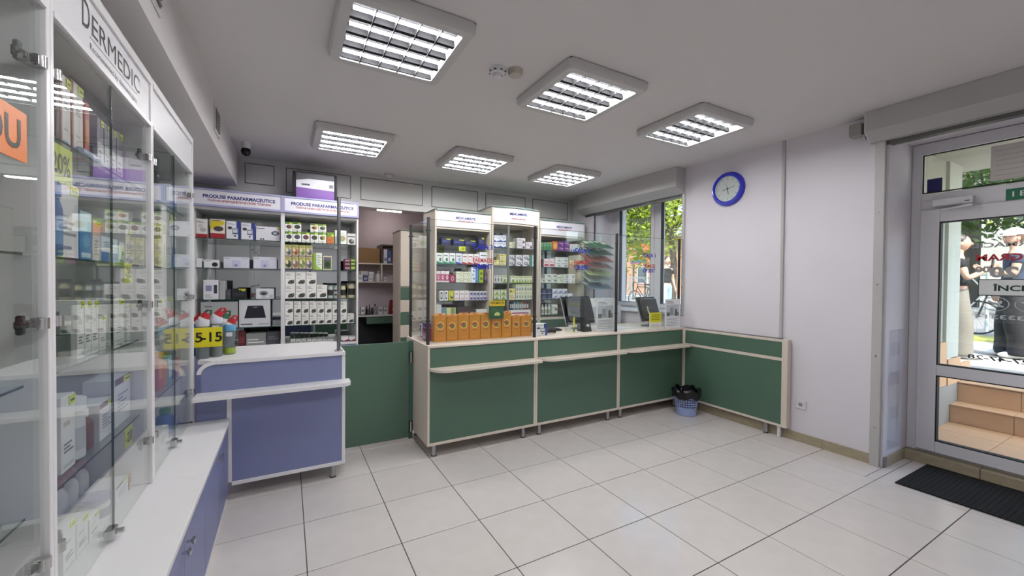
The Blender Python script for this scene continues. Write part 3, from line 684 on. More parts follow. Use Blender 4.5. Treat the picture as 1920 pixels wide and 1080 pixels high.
# ------------------------------------------------------------ shelf cabinets against the partition
SIGN = M('sign_white', '#eceaf2', .35)
CY = 1.70; CB_ = 2.125
def blue_cabinet(x0, x1, label):
    t = thing('shelf_cabinet', label, 'shelf cabinet', ((x0+x1)/2, 1.9, 0), 'violet framed shelf cabinets'); p = .018
    for xa in (x0, x1-p):
        b = MB(); b.box((xa+.0005, CY, .0), (xa+p-.0005, CB_, 2.10), WHITE, .001); b.build('side_panel', t)
    b = MB(); b.box((x0+p, CB_-.012, .72), (x1-p, CB_, 2.09), MIRROR); b.build('mirror_back', t)
    b = MB(); b.box((x0+p, CY+.012, .0), (x1-p, CB_, .70), BLUE); b.build('base_body', t)
    for xa, xb in ((x0+p, (x0+x1)/2), ((x0+x1)/2, x1-p)):
        b = MB(); b.box((xa+.002, CY-.004, .03), (xb-.002, CY+.012, .695), BLUE, .001); b.build('door', t)
    b = MB(); b.box((x0+p, CY+.002, .70), (x1-p, CB_-.012, .72), WHITE); b.build('base_shelf', t)
    b = MB(); b.box((x0+p, CY+.002, 2.06), (x1-p, CB_-.012, 2.09), GREYW); b.build('canopy', t)
    for a_, c_ in (((x0, 2.085), (x1, 2.105)), ((x0, 2.235), (x1, 2.252)), ((x0, 2.105), (x0+.018, 2.235)), ((x1-.018, 2.105), (x1, 2.235))):
        b = MB(); b.box((a_[0]+.0004, CY-.03, a_[1]), (c_[0]-.0004, CY+.02, c_[1]), LILAC, .001); b.build('header_frame', t)
    b = MB(); b.box((x0+.004, CY-.01, 2.245), (x1-.004, CB_, 2.25), LILAC); b.build('top_board', t)
    b = MB(); b.box((x0+.018, CY-.022, 2.105), (x1-.018, CY-.012, 2.235), SIGN); s_ = b.build('sign_panel', t)
    xc = (x0+x1)/2
    text('PRODUSE PARAFARMACEUTICE', s_, (xc+.01, CY-.0226, 2.182), .585 if x0 < -.5 else .60, .034, '#20257a', 'S', bold=.035)
    text('ПАРАФАРМАЦЕВТИЧЕСКИЕ ТОВАРЫ', s_, (xc+.01, CY-.0226, 2.142), .51, .026, '#a5202e', 'S', bold=.025)
    for z in (1.795, 1.51, 1.205, .925):
        b = MB(); b.box((x0+p+.002, CY+.03, z-.007), (x1-p-.002, CB_-.014, z), SHELFG); q = b.build('glass_shelf', t)
        b = MB(); b.box((x0+p+.002, CY+.029, z-.007), (x1-p-.002, CY+.03, z), GEDGE); b.build('polished_edge', q)
    return t
blue_cabinet(-.86, -.124, 'violet framed shelf cabinet full of medical device boxes')
blue_cabinet(-.124, .604, 'violet framed shelf cabinet full of tea cartons')
GTOP = M('green_grey_edge', '#7d8d86', .4)
def green_cabinet(x0, x1, top, label, bow=0.):
    t = thing('shelf_cabinet', label, 'shelf cabinet', ((x0+x1)/2, 1.9, 0), 'birch medicine cabinets'); p = .022; n = 10 if bow else 1
    def fr(y): return [(x0+p+(x1-x0-2*p)*i/n, y-bow*math.sin(math.pi*i/n)) for i in range(n+1)]
    zs = top-.20
    for xa in (x0, x1-p):
        b = MB(); b.box((xa+.0005, CY-.01, 0), (xa+p-.0005, CB_, top), WOOD, .001); b.build('side_panel', t)
    b = MB(); b.box((x0+p, CB_-.012, .9), (x1-p, CB_, zs), MIRROR); b.build('mirror_back', t)
    b = MB(); b.box((x0+p, CY+.012, 0), (x1-p, CB_, .88), WOOD); b.build('base_body', t)
    for k in range(3):
        b = MB(); b.box((x0+p+.002, CY-.006, .05+k*.275), (x1-p-.002, CY+.012, .32+k*.275), GREEN, .001); d_ = b.build('drawer', t)
        b = MB(); b.tube([((x0+x1)/2-.05, CY-.006, .25+k*.275), ((x0+x1)/2-.05, CY-.03, .25+k*.275), ((x0+x1)/2+.05, CY-.03, .25+k*.275), ((x0+x1)/2+.05, CY-.006, .25+k*.275)], .004, CHROME, 6); b.build('handle', d_)
    pl = [(x1-p, CB_-.012), (x0+p, CB_-.012)]
    b = MB(); b.prism(fr(CY+.012)+pl, 2, .88, .90, WOOD); b.build('base_shelf', t)
    b = MB(); b.prism(fr(CY)+pl, 2, zs-.02, zs, WOOD); b.build('canopy', t)
    b = MB(); q = [(x0-.004, CY-.004), ]+fr(CY-.03)+[(x1+.004, CY-.004), (x1+.004, CB_), (x0-.004, CB_)]; b.prism(q, 2, top, top+.018, GTOP); b.build('top_board', t)
    b = MB(); f1, f2 = fr(CY-.012), fr(CY+.0); b.prism(f1+f2[::-1], 2, zs+.004, top-.002, SIGN); s_ = b.build('sign_panel', t)
    xc = (x0+x1)/2-(.0 if bow == 0 else .02); yy = CY-.0135-bow
    text('MEDICAMENTE', s_, (xc+.02, yy, zs+.125), .265, .033, '#20257a', 'S', bold=.035)
    text('МЕДИКАМЕНТЫ', s_, (xc+.02, yy, zs+(.085 if not bow else .06)), .21, .024, '#a5202e', 'S', bold=.025)
    for z in (1.85, 1.615, 1.385, 1.157, .935):
        if z < .94 and not (x0 > 2.9): continue
        b = MB(); b.prism(fr(CY+.03)+pl, 2, z-.007, z, SHELFG); q = b.build('glass_shelf', t)
        b = MB(); e1, e2 = fr(CY+.029), fr(CY+.0305); b.prism(e1+e2[::-1], 2, z-.007, z, GEDGE); b.build('polished_edge', q)
    if bow:
        b = MB(); xm = at_y(952, 500, 1.66).x; b.box((xm-.012, CY-.06, .90), (xm+.012, CY-.045, zs-.02), M('grey_band', '#7f8584', .4, metal=.4)); b.build('upright', t)  # plain grey vertical band added down the front of the shelves
    return t
green_cabinet(1.476, 2.235, 2.262, 'left birch medicine cabinet with flat header sign')
green_cabinet(2.243, 2.975, 2.372, 'taller middle birch medicine cabinet with bowed header sign', .05)
green_cabinet(2.983, 3.775, 2.262, 'right birch medicine cabinet beside the window')
# ------------------------------------------------------------ back room
t = thing('tall_cabinet', 'tall narrow birch cabinet with green squares in the opening', 'cabinet', (1.3, 2.5, 0))
b = MB(); b.box((1.205, 2.29, 0), (1.62, 2.70, 2.055), WOOD, .002); b.build('body', t)
b = MB(); b.box((1.20, 2.265, 2.055), (1.62, 2.70, 2.065), GREEN); b.build('top_board', t)
b = MB(); b.box((1.21, 2.27, 1.33), (1.36, 2.29, 2.05), WOOD, .001); b.build('door', t)
for k in range(8):
    z = 1.155-k*.165; b = MB(); b.box((1.21, 2.27, z), (1.36, 2.29, z+.16), GREEN if k % 2 == 0 else WOOD, .001); b.build('door_panel', t)
t = thing('wall_shelf', 'birch wall shelf with compartments in the back room', 'shelf', (1.05, 3.4, 1.3)); BY = 3.25
for z in (1.37, 1.645):
    b = MB(); b.box((.62, BY, z), (1.94, 3.598, z+.018), WOOD); b.build('shelf_board', t)
b = MB(); b.box((1.155, BY, 1.388), (1.173, 3.598, 1.645), WOOD); b.build('divider', t)
b = MB(); b.box((1.155, BY, 1.663), (1.173, 3.598, 1.93), C('#5b4a45')); b.build('divider', t)
b = MB(); b.box((1.155, BY, 1.93), (1.94, 3.598, 1.948), C('#5b4a45')); b.build('shelf_board', t)
o = MB().box((.70, BY+.02, 1.664), (1.14, 3.55, 1.885), M('brown_cardboard', '#8a6a45', .8, noise=.08, scale=12), .003).build('cardboard_box'); tag(o, 'brown cardboard box on the upper shelf of back room', 'box')
for k, (x, w, h, c) in enumerate(((1.20, .055, .22, '#e3e5ea'), (1.262, .05, .2, '#3c5a9c'))):
    b = MB(); b.box((x, BY+.05, 1.664), (x+w, 3.5, 1.664+h), C(c), .002); o = b.build('file_binder'); tag(o, ['white file box', 'blue file binder'][k]+' on the upper shelf beside the brown cardboard', 'binder')
    b = MB(); b.box((x+.01, BY+.0495, 1.70), (x+w-.01, BY+.05, 1.75), C('#6e7bb0' if k == 0 else '#ddd')); b.build('spine_label', o)
b = MB(); b.box((1.345, BY+.06, 1.666), (1.50, BY+.075, 1.86), BLACK, .003); b.box((1.36, BY+.058, 1.68), (1.485, BY+.0605, 1.845), C('#cfcdcc')); b.box((1.38, BY+.075, 1.664), (1.46, BY+.14, 1.70), BLACK)
tag(b.build('picture_frame'), 'black framed picture standing on the upper back room shelf', 'frame')
k_ = 0
for x, w, h, z, c, d in ((.83, .07, .10, 0, '#d9d9dc', 'white jar box'), (.905, .06, .09, 0, '#4a4f86', 'dark blue small box'), (.975, .07, .08, 0, '#d0cfd6', 'pale small carton'), (.87, .10, .05, .10, '#e2e0e0', 'white flat carton on top of jars'), (.985, .07, .06, .082, '#e7e5e5', 'white small carton on top of carton'), (1.195, .045, .07, 0, '#dedcdc', 'white small box right of the divider')):
    b = MB(); b.box((x, BY+.04, 1.3885+z), (x+w, BY+.12, 1.388+z+h), C(c), .004); b.box((x+.008, BY+.0395, 1.388+z+h*.3), (x+w-.008, BY+.04, 1.388+z+h*.6), C('#aab0b8'))
    tag(b.build('small_carton'), d+' on the lower back room shelf', 'carton')
def bottle(name, label, cat, x, y, z, r, h, body, cap, group=None, neck=.45, lab=None, caph=.2, n=16, sx=1., sy=1., m=None):
    t = thing(name, label, cat, (x, y, z), group); hb = h*(1-caph)
    b = MB(); b.lathe([(r*.9, 0), (r, h*.02), (r, hb*.78), (r*.8, hb*.9), (r*neck, hb*.95), (r*neck, hb)], (x, y, z), m or C(body, .3), n, sx, sy); b.build('body', t, smooth=True)
    b = MB(); b.lathe([(r*neck*1.25, 0), (r*neck*1.25, h*caph*.9), (r*neck*1.0, h*caph)], (x, y, z+hb), C(cap, .35), n, sx, sy); b.build('cap', t, smooth=True)
    if lab:
        b = MB(); b.lathe([(r*1.006, hb*.2), (r*1.006, hb*.65)], (x, y, z), C(lab), n, sx, sy); b.f = b.f[:-2]; b.m = b.m[:-2]; b.build('label_band', t, smooth=True)
    return t
bottle('pump_bottle', 'white pump bottle on the lower back room shelf', 'bottle', 1.125, BY+.09, 1.388, .028, .16, '#e4e4e8', '#d2d2d6', neck=.3)
# desk
t = thing('desk', 'back room desk with a green drawer', 'desk', (1.2, 3.4, 0)); dz = .86
b = MB(); b.box((.56, BY, dz), (1.94, 3.598, dz+.025), GREYW, .003); b.build('desk_top', t)
b = MB(); b.box((.95, BY+.02, dz-.11), (1.60, 3.58, dz-.005), GREEN, .002); dw = b.build('drawer', t)
b = MB(); b.tube([(1.2, BY+.02, dz-.05), (1.2, BY, dz-.05), (1.27, BY, dz-.05), (1.27, BY+.02, dz-.05)], .004, CHROME, 6); b.build('handle', dw)
for x in (.80, 1.88): 
    b = MB(); b.cyl((x, BY+.05, 0), (x, BY+.05, dz), .022, STEEL, n=12); b.build('leg', t, smooth=True)
b = MB(); b.box((.56, 3.56, 0), (1.94, 3.598, dz), C('#232426')); b.build('dark_back_panel', t)  # near-black panel added behind the space under the desk
for k, (x, r, h, bc, cc) in enumerate(((.965, .016, .13, '#23242a', '#1a1a1c'), (1.005, .014, .15, '#3a3a40', '#111'), (1.045, .016, .14, '#2b2f3a', '#ddd'), (1.085, .018, .16, '#8f9399', '#222'))):
    bottle('small_bottle', '%s small bottle in the row on the back room desk' % ['leftmost dark', 'second dark slim', 'third dark pale-capped', 'grey taller'][k], 'bottle', x, BY+.1, dz+.025, r, h, bc, cc, 'bottles on the back room desk')
for k, (x, w, h, c, d) in enumerate(((.74, .04, .10, '#d9d7d5', 'pale upright carton at left end'), (.80, .06, .13, '#b9b6b4', 'grey carton'), (.875, .05, .12, '#d8d6d4', 'white carton before bottles'), (1.125, .07, .12, '#d0ccca', 'off-white carton after the bottles'), (1.205, .06, .11, '#c9c3c2', 'pale carton beside the red bag'))):
    b = MB(); b.box((x, BY+.06, dz+.0255), (x+w, BY+.14, dz+.025+h), C(c), .002); b.box((x+.008, BY+.0595, dz+.025+h*.4), (x+w-.008, BY+.06, dz+.025+h*.7), C('#8b8890')); tag(b.build('carton'), d+' on the back room desk', 'carton')
b = MB(); RB = M('red_paper_bag', '#8f1524', .6, noise=.08, scale=15); b.prism([(1.29, dz+.0255), (1.52, dz+.0255), (1.50, dz+.25), (1.42, dz+.262), (1.31, dz+.24)], 1, BY+.06, BY+.14, RB); o = tag(b.build('red_bag'), 'red paper carrier bag standing on the back room desk', 'bag')
text('a', o, (1.37, BY+.058, dz+.13), .07, .07, '#d9c9c9', 'S', shear=.3)
o = MB().box((.78, BY+.02, dz+.0255), (.99, BY+.055, dz+.035), BLACK, .004).build('black_tray'); tag(o, 'flat black tray at the front of the back room desk', 'tray')
for x in (.93, 1.12):
    bottle('glass_jar', 'empty glass jar under the back room desk, %s' % ('left one' if x < 1 else 'right one'), 'jar', x, 3.42, .0, .06, .42, '#4b5552', '#2a2c2c', 'jars under the desk')
# fluorescent batten in the back room
t = thing('batten_lamp', 'thin fluorescent batten under the back room ceiling', 'lamp', (1.25, 3.2, 2.50))
b = MB(); b.box((1.06, 3.12, 2.46), (1.45, 3.2, 2.499), PVC, .004); b.build('housing', t)
for y in (3.14, 3.18):
    b = MB(); b.cyl((1.08, y, 2.447), (1.43, y, 2.447), .010, emit('lit_batten', '#fff4ea', 22), n=10); b.build('tube', t, smooth=True)
# ------------------------------------------------------------ packages
PACK = {}
def face(b, w, h, d, prints, y=None):
    y = -d/2 if y is None else y
    for k, p in enumerate(prints):
        yy = y-.0003-.00012*k
        if p[0] == 'r':
            _, u0, u1, v0, v1, c = p; b.quad([(-w/2+u0*w, yy, v0*h), (-w/2+u1*w, yy, v0*h), (-w/2+u1*w, yy, v1*h), (-w/2+u0*w, yy, v1*h)], C(c))
        elif p[0] == 'o':
            _, cu, cv, ru, rv, c = p; b.quad([(-w/2+(cu+ru*math.cos(a*math.pi/6))*w, yy, max(.004, min(.996, cv+rv*math.sin(a*math.pi/6)))*h) for a in range(12)], C(c))
        elif p[0] == 'p':
            b.quad([(-w/2+u*w, yy, v*h) for u, v in p[1]], C(p[2]))
        elif p[0] == 'l':
            _, u0, u1, v0, v1, n, c = p
            for i in range(n):
                va = v0+(v1-v0)*i/n; ue = u1-(u1-u0)*(.0, .35, .15, .5)[i % 4]
                b.quad([(-w/2+u0*w, yy, va*h), (-w/2+ue*w, yy, va*h), (-w/2+ue*w, yy, (va+(v1-v0)/n*.5)*h), (-w/2+u0*w, yy, (va+(v1-v0)/n*.5)*h)], C(c))
def carton_mesh(w, d, h, base, prints, side=None):
    k = (round(w, 3), round(d, 3), round(h, 3), base, str(prints), side)
    if k in PACK: return PACK[k]
    b = MB(); b.box((-w/2, -d/2, 0), (w/2, d/2, h), C(base), min(.0015, w*.05)); face(b, w, h, d, prints)
    if side:
        b.quad([(w/2+.0003, -d/2+.001, .002), (w/2+.0003, d/2-.001, .002), (w/2+.0003, d/2-.001, h-.002), (w/2+.0003, -d/2+.001, h-.002)], C(side))
        b.quad([(-w/2-.0003, -d/2+.001, .002), (-w/2-.0003, -d/2+.001, h-.002), (-w/2-.0003, d/2-.001, h-.002), (-w/2-.0003, d/2-.001, .002)], C(side))
    PACK[k] = b.mesh('carton'); return PACK[k]
DK = '#3f4046'
def herb(c, g='#4d7a2c'): return ('#e9eae4', [('r', 0, 1, .78, 1, g), ('r', .55, .95, .80, .93, '#c9d04a'), ('o', .5, .5, .38, .22, c), ('o', .38, .46, .2, .14, DK if c != DK else '#555'), ('l', .1, .9, .1, .24, 2, '#a0a49c'), ('o', .5, .03, .1, .05, '#25351f')])
def floral(c, c2): return ('#c9bf8e', [('r', 0, 1, .74, 1, '#b9b56a'), ('o', .5, .42, .45, .3, c), ('o', .62, .3, .25, .16, c2), ('o', .3, .55, .2, .14, '#d8d0a8'), ('r', 0, 1, 0, .08, '#6b5b8a'), ('l', .15, .85, .8, .95, 2, '#6b6a35')])
def berry(): return ('#e6e4e0', [('l', .1, .6, .72, .92, 3, '#8a8a88'), ('o', .62, .22, .3, .15, '#33332f'), ('o', .45, .16, .2, .1, '#4d4d44'), ('o', .8, .3, .12, .1, '#5d6150'), ('l', .1, .5, .5, .6, 1, '#b0b0ae')])
def device(c): return ('#e2e3e8', [('l', .08, .6, .82, .93, 2, '#9fa3b0'), ('r', .42, .8, .28, .6, '#59606e'), ('r', .46, .76, .36, .55, '#cfd8e0'), ('o', .25, .62, .16, .09, '#3b3e46'), ('o', .6, .18, .07, .05, '#3b3e46'), ('r', .82, 1, 0, 1, c), ('r', .7, .85, .62, 1, c)])
ST = {
 'redbox': ('#dedcda', [('r', 0, 1, 0, .2, '#9c1f2a'), ('o', .62, .42, .3, .12, '#b4b0aa'), ('o', .4, .62, .22, .1, '#c6c2bd'), ('l', .05, .7, .8, .92, 2, '#6d6a6a')]),
 'yellowbox': ('#e0d9c8', [('r', 0, 1, 0, .26, '#a01d25'), ('p', [(.0, .45), (.95, .75), (.95, .9), (0, .9)], '#d9c52a'), ('o', .55, .5, .35, .14, '#4d4248'), ('l', .05, .7, .91, .98, 1, '#5c2d2d')]),
 'device': device('#2a3a86'), 'bigdevice': ('#dddce4', [('l', .04, .35, .82, .93, 1, '#3e3f50'), ('o', .8, .55, .17, .16, '#3d4150'), ('o', .8, .55, .1, .09, '#aeb4be'), ('o', .2, .1, .04, .06, '#444'), ('o', .3, .1, .04, .06, '#444'), ('r', .9, 1, .8, 1, '#c9cc55')]),
 'whitebox': ('#d8d8dc', [('l', .1, .4, .85, .93, 1, '#b6b4ae')]), 'oval': ('#dfe0e0', [('o', .72, .4, .2, .28, '#1c1e24'), ('l', .06, .5, .82, .94, 1, '#444')]),
 'lilacbox': ('#d5d5e2', [('l', .04, .25, .85, .94, 1, '#8a8896'), ('l', .7, .96, .84, .93, 1, '#98968e'), ('r', .32, .66, .1, .72, '#c3c5dc'), ('o', .48, .25, .07, .12, '#8a8fae')]),
 'window': ('#dddde2', [('r', .15, .55, .42, .72, '#7d84a4'), ('r', .68, .9, .3, .75, '#33373f'), ('l', .1, .6, .1, .3, 3, '#a8aab0')]),
 'black': ('#1b1c20', [('r', .1, .9, .3, .6, '#2d3038'), ('r', .7, .95, .75, .95, '#c8cf4a')]), 'darkgrey': ('#4a4c52', [('l', .1, .9, .5, .8, 2, '#77797f')]),
 'brush': ('#dcdee0', [('o', .42, .55, .25, .25, '#8b8f96'), ('o', .42, .5, .15, .14, '#33363c'), ('l', .3, .6, .1, .25, 2, '#7b7b7b'), ('r', .72, .95, .1, .4, '#b9c6c0')]),
 'greyflat': ('#a9abac', [('l', .1, .3, .8, .9, 1, '#6f7173')]),
 'scale': ('#d8d9dc', [('p', [(.16, .32), (.86, .32), (.76, .78), (.27, .78)], '#1a1c2a'), ('p', [(.45, .70), (.58, .70), (.58, .73), (.45, .73)], '#8c90a0'), ('l', .05, .42, .08, .16, 1, '#3b3c40'), ('l', .6, .95, .08, .14, 1, '#9a9ca0')]),
 'redflat': ('#5d2a2c', [('r', .1, .9, .3, .7, '#7b3a3a')]), 'greybar': ('#8f928f', [('l', .06, .9, .3, .7, 2, '#d6d8d4')]), 'whiteflat': ('#dad9d6', [('r', .1, .6, .3, .6, '#b4b4b0')]),
 'herb1': herb('#7b4a38'), 'herb2': herb('#33382f'), 'herb3': herb('#b98a2c'), 'herb4': herb('#6d7a48'), 'herb5': herb('#2d2d33'), 'herb6': herb('#4c4c60'), 'herb7': herb('#7b1f3a'), 'herb8': herb('#3c4a26'), 'herb9': herb('#b0a050'),
 'orangegreen': ('#c9743a', [('r', 0, 1, .6, 1, '#6f9436'), ('r', .6, .95, .66, .82, '#d8d850'), ('l', .1, .9, .1, .5, 3, '#b05f28')]),
 'roundtea': ('#e3e6e0', [('o', .5, .5, .45, .4, '#cfd9cc'), ('o', .6, .42, .3, .2, '#a9a070'), ('p', [(0, 0), (.22, 0), (.22, .6), (0, .5)], '#7fb0a8')]),
 'brownwhite': ('#e2dfd8', [('l', .08, .92, .68, .86, 1, '#4c3a68'), ('o', .5, .3, .34, .22, '#5a4c44'), ('o', .62, .38, .16, .12, '#a3a39b')]),
 'flor1': floral('#8a8a92', '#4f5a5a'), 'flor2': floral('#b57a5a', '#8b4a3a'), 'flor3': floral('#9a9a60', '#5f7a48'), 'flor4': floral('#8a7f8c', '#5a5f50'), 'flor5': floral('#3e4a38', '#22301f'), 'flor6': floral('#7a6276', '#8f5f4a'), 'flor7': floral('#5f7a3c', '#87945a'), 'flor8': floral('#6a6296', '#4f5f3a'),
 'greenwhite': ('#dfe6d8', [('r', 0, .35, 0, 1, '#86a63a'), ('l', .45, .9, .3, .9, 6, '#9aa2a2'), ('p', [(.35, 0), (1, 0), (.35, .3)], '#a9c46a')]), 'framed': ('#d4d7a0', [('r', .07, .93, .07, .93, '#41563a'), ('r', .07, .93, .72, .93, '#6d5a78'), ('o', .5, .4, .3, .2, '#22301f')]),
 'maroon': ('#6a2340', [('r', .1, .9, .3, .7, '#a58a94'), ('r', 0, 1, 0, .14, '#371424')]), 'limegreen': ('#5d7a34', [('r', .1, .9, .35, .75, '#b9c662'), ('r', 0, 1, 0, .14, '#2f4420')]),
 'berry': berry(), 'low': ('#c9cbc4', [('r', .2, .8, .3, .8, '#9aa097')]), 'redwhite': ('#dcdad8', [('p', [(0, 0), (1, 0), (1, .5)], '#98212c'), ('p', [(0, 0), (.6, 0), (0, .4)], '#34406a')]),
 'navy': ('#1c2352', [('l', .1, .8, .45, .8, 2, '#5a63a8'), ('r', .65, .95, .8, .98, '#c9cc6a')]),
 'lygreen': ('#e6e9e8', [('l', .12, .8, .7, .88, 1, '#6a7a78'), ('o', .62, .38, .2, .18, '#2f7a64'), ('p', [(0, 0), (1, 0), (1, .1), (0, .25)], '#2f8a6a')]), 'lyblue': ('#e4e8ee', [('l', .12, .8, .7, .88, 1, '#5a6a88'), ('o', .6, .42, .2, .2, '#8fa4c0'), ('p', [(0, 0), (1, 0), (1, .1), (0, .25)], '#2d4a9a')]), 'lyred': ('#eae4e4', [('l', .12, .8, .7, .88, 1, '#a05a58'), ('l', .2, .7, .4, .5, 1, '#b8b8b8'), ('p', [(0, 0), (1, 0), (1, .1), (0, .25)], '#a83a3e')]),
 'whiteblue': ('#e8e8ee', [('l', .12, .88, .7, .82, 1, '#2c3150'), ('l', .2, .7, .25, .4, 2, '#a6a8b8')]),
 'pinkb': ('#e6dfe2', [('r', 0, 1, .15, .72, '#b83a70'), ('o', .5, .44, .26, .2, '#eadde4'), ('o', .5, .44, .12, .1, '#b83a70')]), 'pinkb2': ('#8f2a50', [('o', .5, .5, .3, .3, '#d0a6b8'), ('o', .5, .5, .16, .16, '#8f2a50')]),
 'ring': ('#e0e2d0', [('o', .65, .5, .24, .34, '#a7b486'), ('o', .65, .5, .14, .2, '#e0e2d0'), ('l', .06, .4, .6, .8, 1, '#8a9070')]), 'dots': ('#e2e4ec', [('o', .6, .75, .2, .06, '#4a5f9c'), ('o', .4, .5, .2, .06, '#7a8fc0'), ('o', .6, .25, .2, .06, '#4a5f9c')]), 'blue': ('#4a86c4', [('l', .2, .8, .2, .8, 4, '#78a8d8')]), 'lime': ('#a4bc2c', [('o', .5, .7, .3, .12, '#4c6a20'), ('o', .5, .3, .3, .12, '#4c6a20')]), 'purple': ('#352a4c', [('o', .5, .5, .36, .24, '#8a7690'), ('r', .2, .8, .8, .9, '#b05a6a')]),
 'bw': ('#e3e4e4', [('r', .25, .7, .15, .85, '#26282c'), ('r', .35, .6, .3, .7, '#e3e4e4')]), 'yg': ('#c3c34a', [('o', .6, .45, .35, .25, '#33361f'), ('o', .6, .55, .25, .18, '#d8d85a')]), 'pinkw': ('#e4dedf', [('l', .15, .8, .62, .8, 1, '#a88a92'), ('r', .15, .85, .1, .3, '#d6b4c0')]), 'lilac': ('#b4b2cc', [('o', .55, .4, .35, .26, '#4d4a80'), ('r', 0, 1, .75, 1, '#d9d8cf')]),
 'colour': ('#b9b58c', [('r', 0, .3, 0, 1, '#5f8f9a'), ('r', .35, .6, 0, 1, '#d4cf9a'), ('r', .65, .9, 0, 1, '#7a9a5a')]), 'brownflat': ('#3a2e2c', [('r', .1, .9, .3, .7, '#55443f')]),
 'wblue': ('#e6e9f0', [('p', [(0, 0), (1, 0), (1, .3), (.5, .12), (0, .32)], '#284a9c'), ('p', [(.5, .5), (.85, .85), (.9, .8), (.58, .45)], '#3b5fae'), ('l', .06, .5, .72, .86, 1, '#3e5a94')]), 'beige': ('#d4d3be', [('r', .6, .95, .3, .8, '#8f9a6a'), ('r', 0, 1, 0, .15, '#77806a')]), 'purplew': ('#d9d4d8', [('o', .8, .3, .16, .22, '#5f4a62'), ('l', .1, .7, .5, .85, 2, '#8a7c90'), ('r', 0, .75, 0, .1, '#b090a0')]),
 'cream': ('#e0d9ae', [('r', .05, .95, .62, .9, '#d9c85a'), ('o', .3, .75, .1, .12, '#33343a'), ('l', .1, .9, .15, .45, 2, '#b0aa88')]), 'greyw': ('#d5d3d8', [('o', .5, .45, .32, .28, '#6f6c7c'), ('o', .5, .5, .14, .12, '#d5d3d8'), ('r', .7, 1, 0, .3, '#54505f')]), 'tealw': ('#d4dbd6', [('r', 0, .4, 0, 1, '#3d8070'), ('l', .5, .9, .3, .8, 3, '#8a9a94')]),
 'bottlebox': ('#e0e2de', [('o', .5, .4, .2, .3, '#26292c'), ('r', .2, .8, .8, .95, '#8a8d8c')]), 'leafw': ('#dfe3d2', [('p', [(0, 0), (1, 0), (.4, .55)], '#8ca840'), ('r', .1, .9, .72, .92, '#a8bc62'), ('o', .5, .4, .16, .12, '#5a6a3a')]), 'grid': ('#dee1d4', [('o', .5, .4, .3, .3, '#b8c0a0'), ('r', .2, .8, .78, .94, '#b4b83a'), ('r', .3, .7, .2, .5, '#74806a')]), 'redlong': ('#e6e2e6', [('l', .1, .9, .55, .85, 1, '#9a3048'), ('r', .1, .3, .1, .4, '#2d3160'), ('o', .8, .4, .1, .3, '#8a90b8')]),
 'greenbox': ('#3f7a50', [('r', .1, .9, .5, .8, '#6ea078'), ('r', 0, 1, .92, 1, '#c9d8c4')]), 'orange': ('#c87a3a', [('o', .5, .5, .34, .3, '#e0b070'), ('r', 0, 1, 0, .16, '#7a3a5a')]), 'violet': ('#6a3a8a', [('l', .15, .85, .55, .8, 1, '#d8cce0'), ('o', .7, .3, .2, .16, '#c070a0')]), 'smallw': ('#e2e2e2', [('r', .2, .8, 0, .3, '#4a66b0')]), 'darkred': ('#3d2226', [('r', .2, .8, .2, .6, '#5d3a3a')]), 'pinkmed': ('#e2d6d8', [('r', .1, .9, .12, .35, '#b03050'), ('l', .15, .85, .5, .75, 2, '#c88a98')]),
 'wgrey': ('#e0e2e2', [('o', .6, .3, .28, .2, '#a4adb0'), ('l', .1, .8, .65, .85, 1, '#9aa2a4')]), 'wgreen': ('#dde2da', [('r', .5, .9, .4, .6, '#3a3f3c'), ('l', .1, .8, .65, .85, 1, '#93a090'), ('r', 0, 1, 0, .12, '#a9bfae')]), 'navyb': ('#26304c', [('o', .5, .45, .35, .3, '#4f6484'), ('r', 0, 1, 0, .1, '#a8b0c0')]), 'whiteb': ('#e2e4ea', [('o', .65, .3, .26, .3, '#33488c'), ('o', .65, .3, .12, .14, '#d8dcea'), ('r', 0, .5, 0, .2, '#5a6ea8')]),
 'orangecarton': ('#cf8a1e', [('o', .5, .60, .33, .155, '#e8c064'), ('o', .5, .60, .24, .11, '#8f6a2c'), ('o', .42, .63, .1, .05, '#2f6a9a'), ('o', .58, .57, .1, .05, '#4f8a3a'), ('o', .52, .64, .08, .03, '#b03a2a'), ('r', .2, .45, .60, .66, '#b8352c'), ('l', .3, .75, .38, .45, 1, '#b25a3a'), ('o', .5, .12, .4, .06, '#d88a2a'), ('p', [(.0, .97), (1, .97), (1, 1), (0, 1)], '#d99434'), ('p', [(.62, .84), (.9, .93), (.9, .91), (.64, .82)], '#e4b25a')]),
 'orangegreen2': ('#d88', []), 'dermred': ('#e3dad6', [('r', 0, .12, 0, 1, '#a34a3c'), ('l', .3, .8, .55, .7, 4, '#8d7f86'), ('l', .3, .7, .25, .3, 1, '#aaa'), ('r', .2, .8, .05, .12, '#aab4cc')]),
 'derm': ('#e2dfe2', [('l', .15, .85, .3, .6, 4, '#8b8b97'), ('r', .1, .6, .12, .16, '#7d86a6')]), 'dermlil': ('#8f8596', [('r', 0, 1, 0, .52, '#e0dcdf'), ('l', .15, .8, .12, .42, 3, '#9a8f96'), ('r', .3, .7, .6, .8, '#756b80')]), 'flatlil': ('#a091ac', [('r', 0, 1, .5, 1, '#b5aeb4'), ('l', .6, .85, .7, .8, 1, '#7d7684')]),
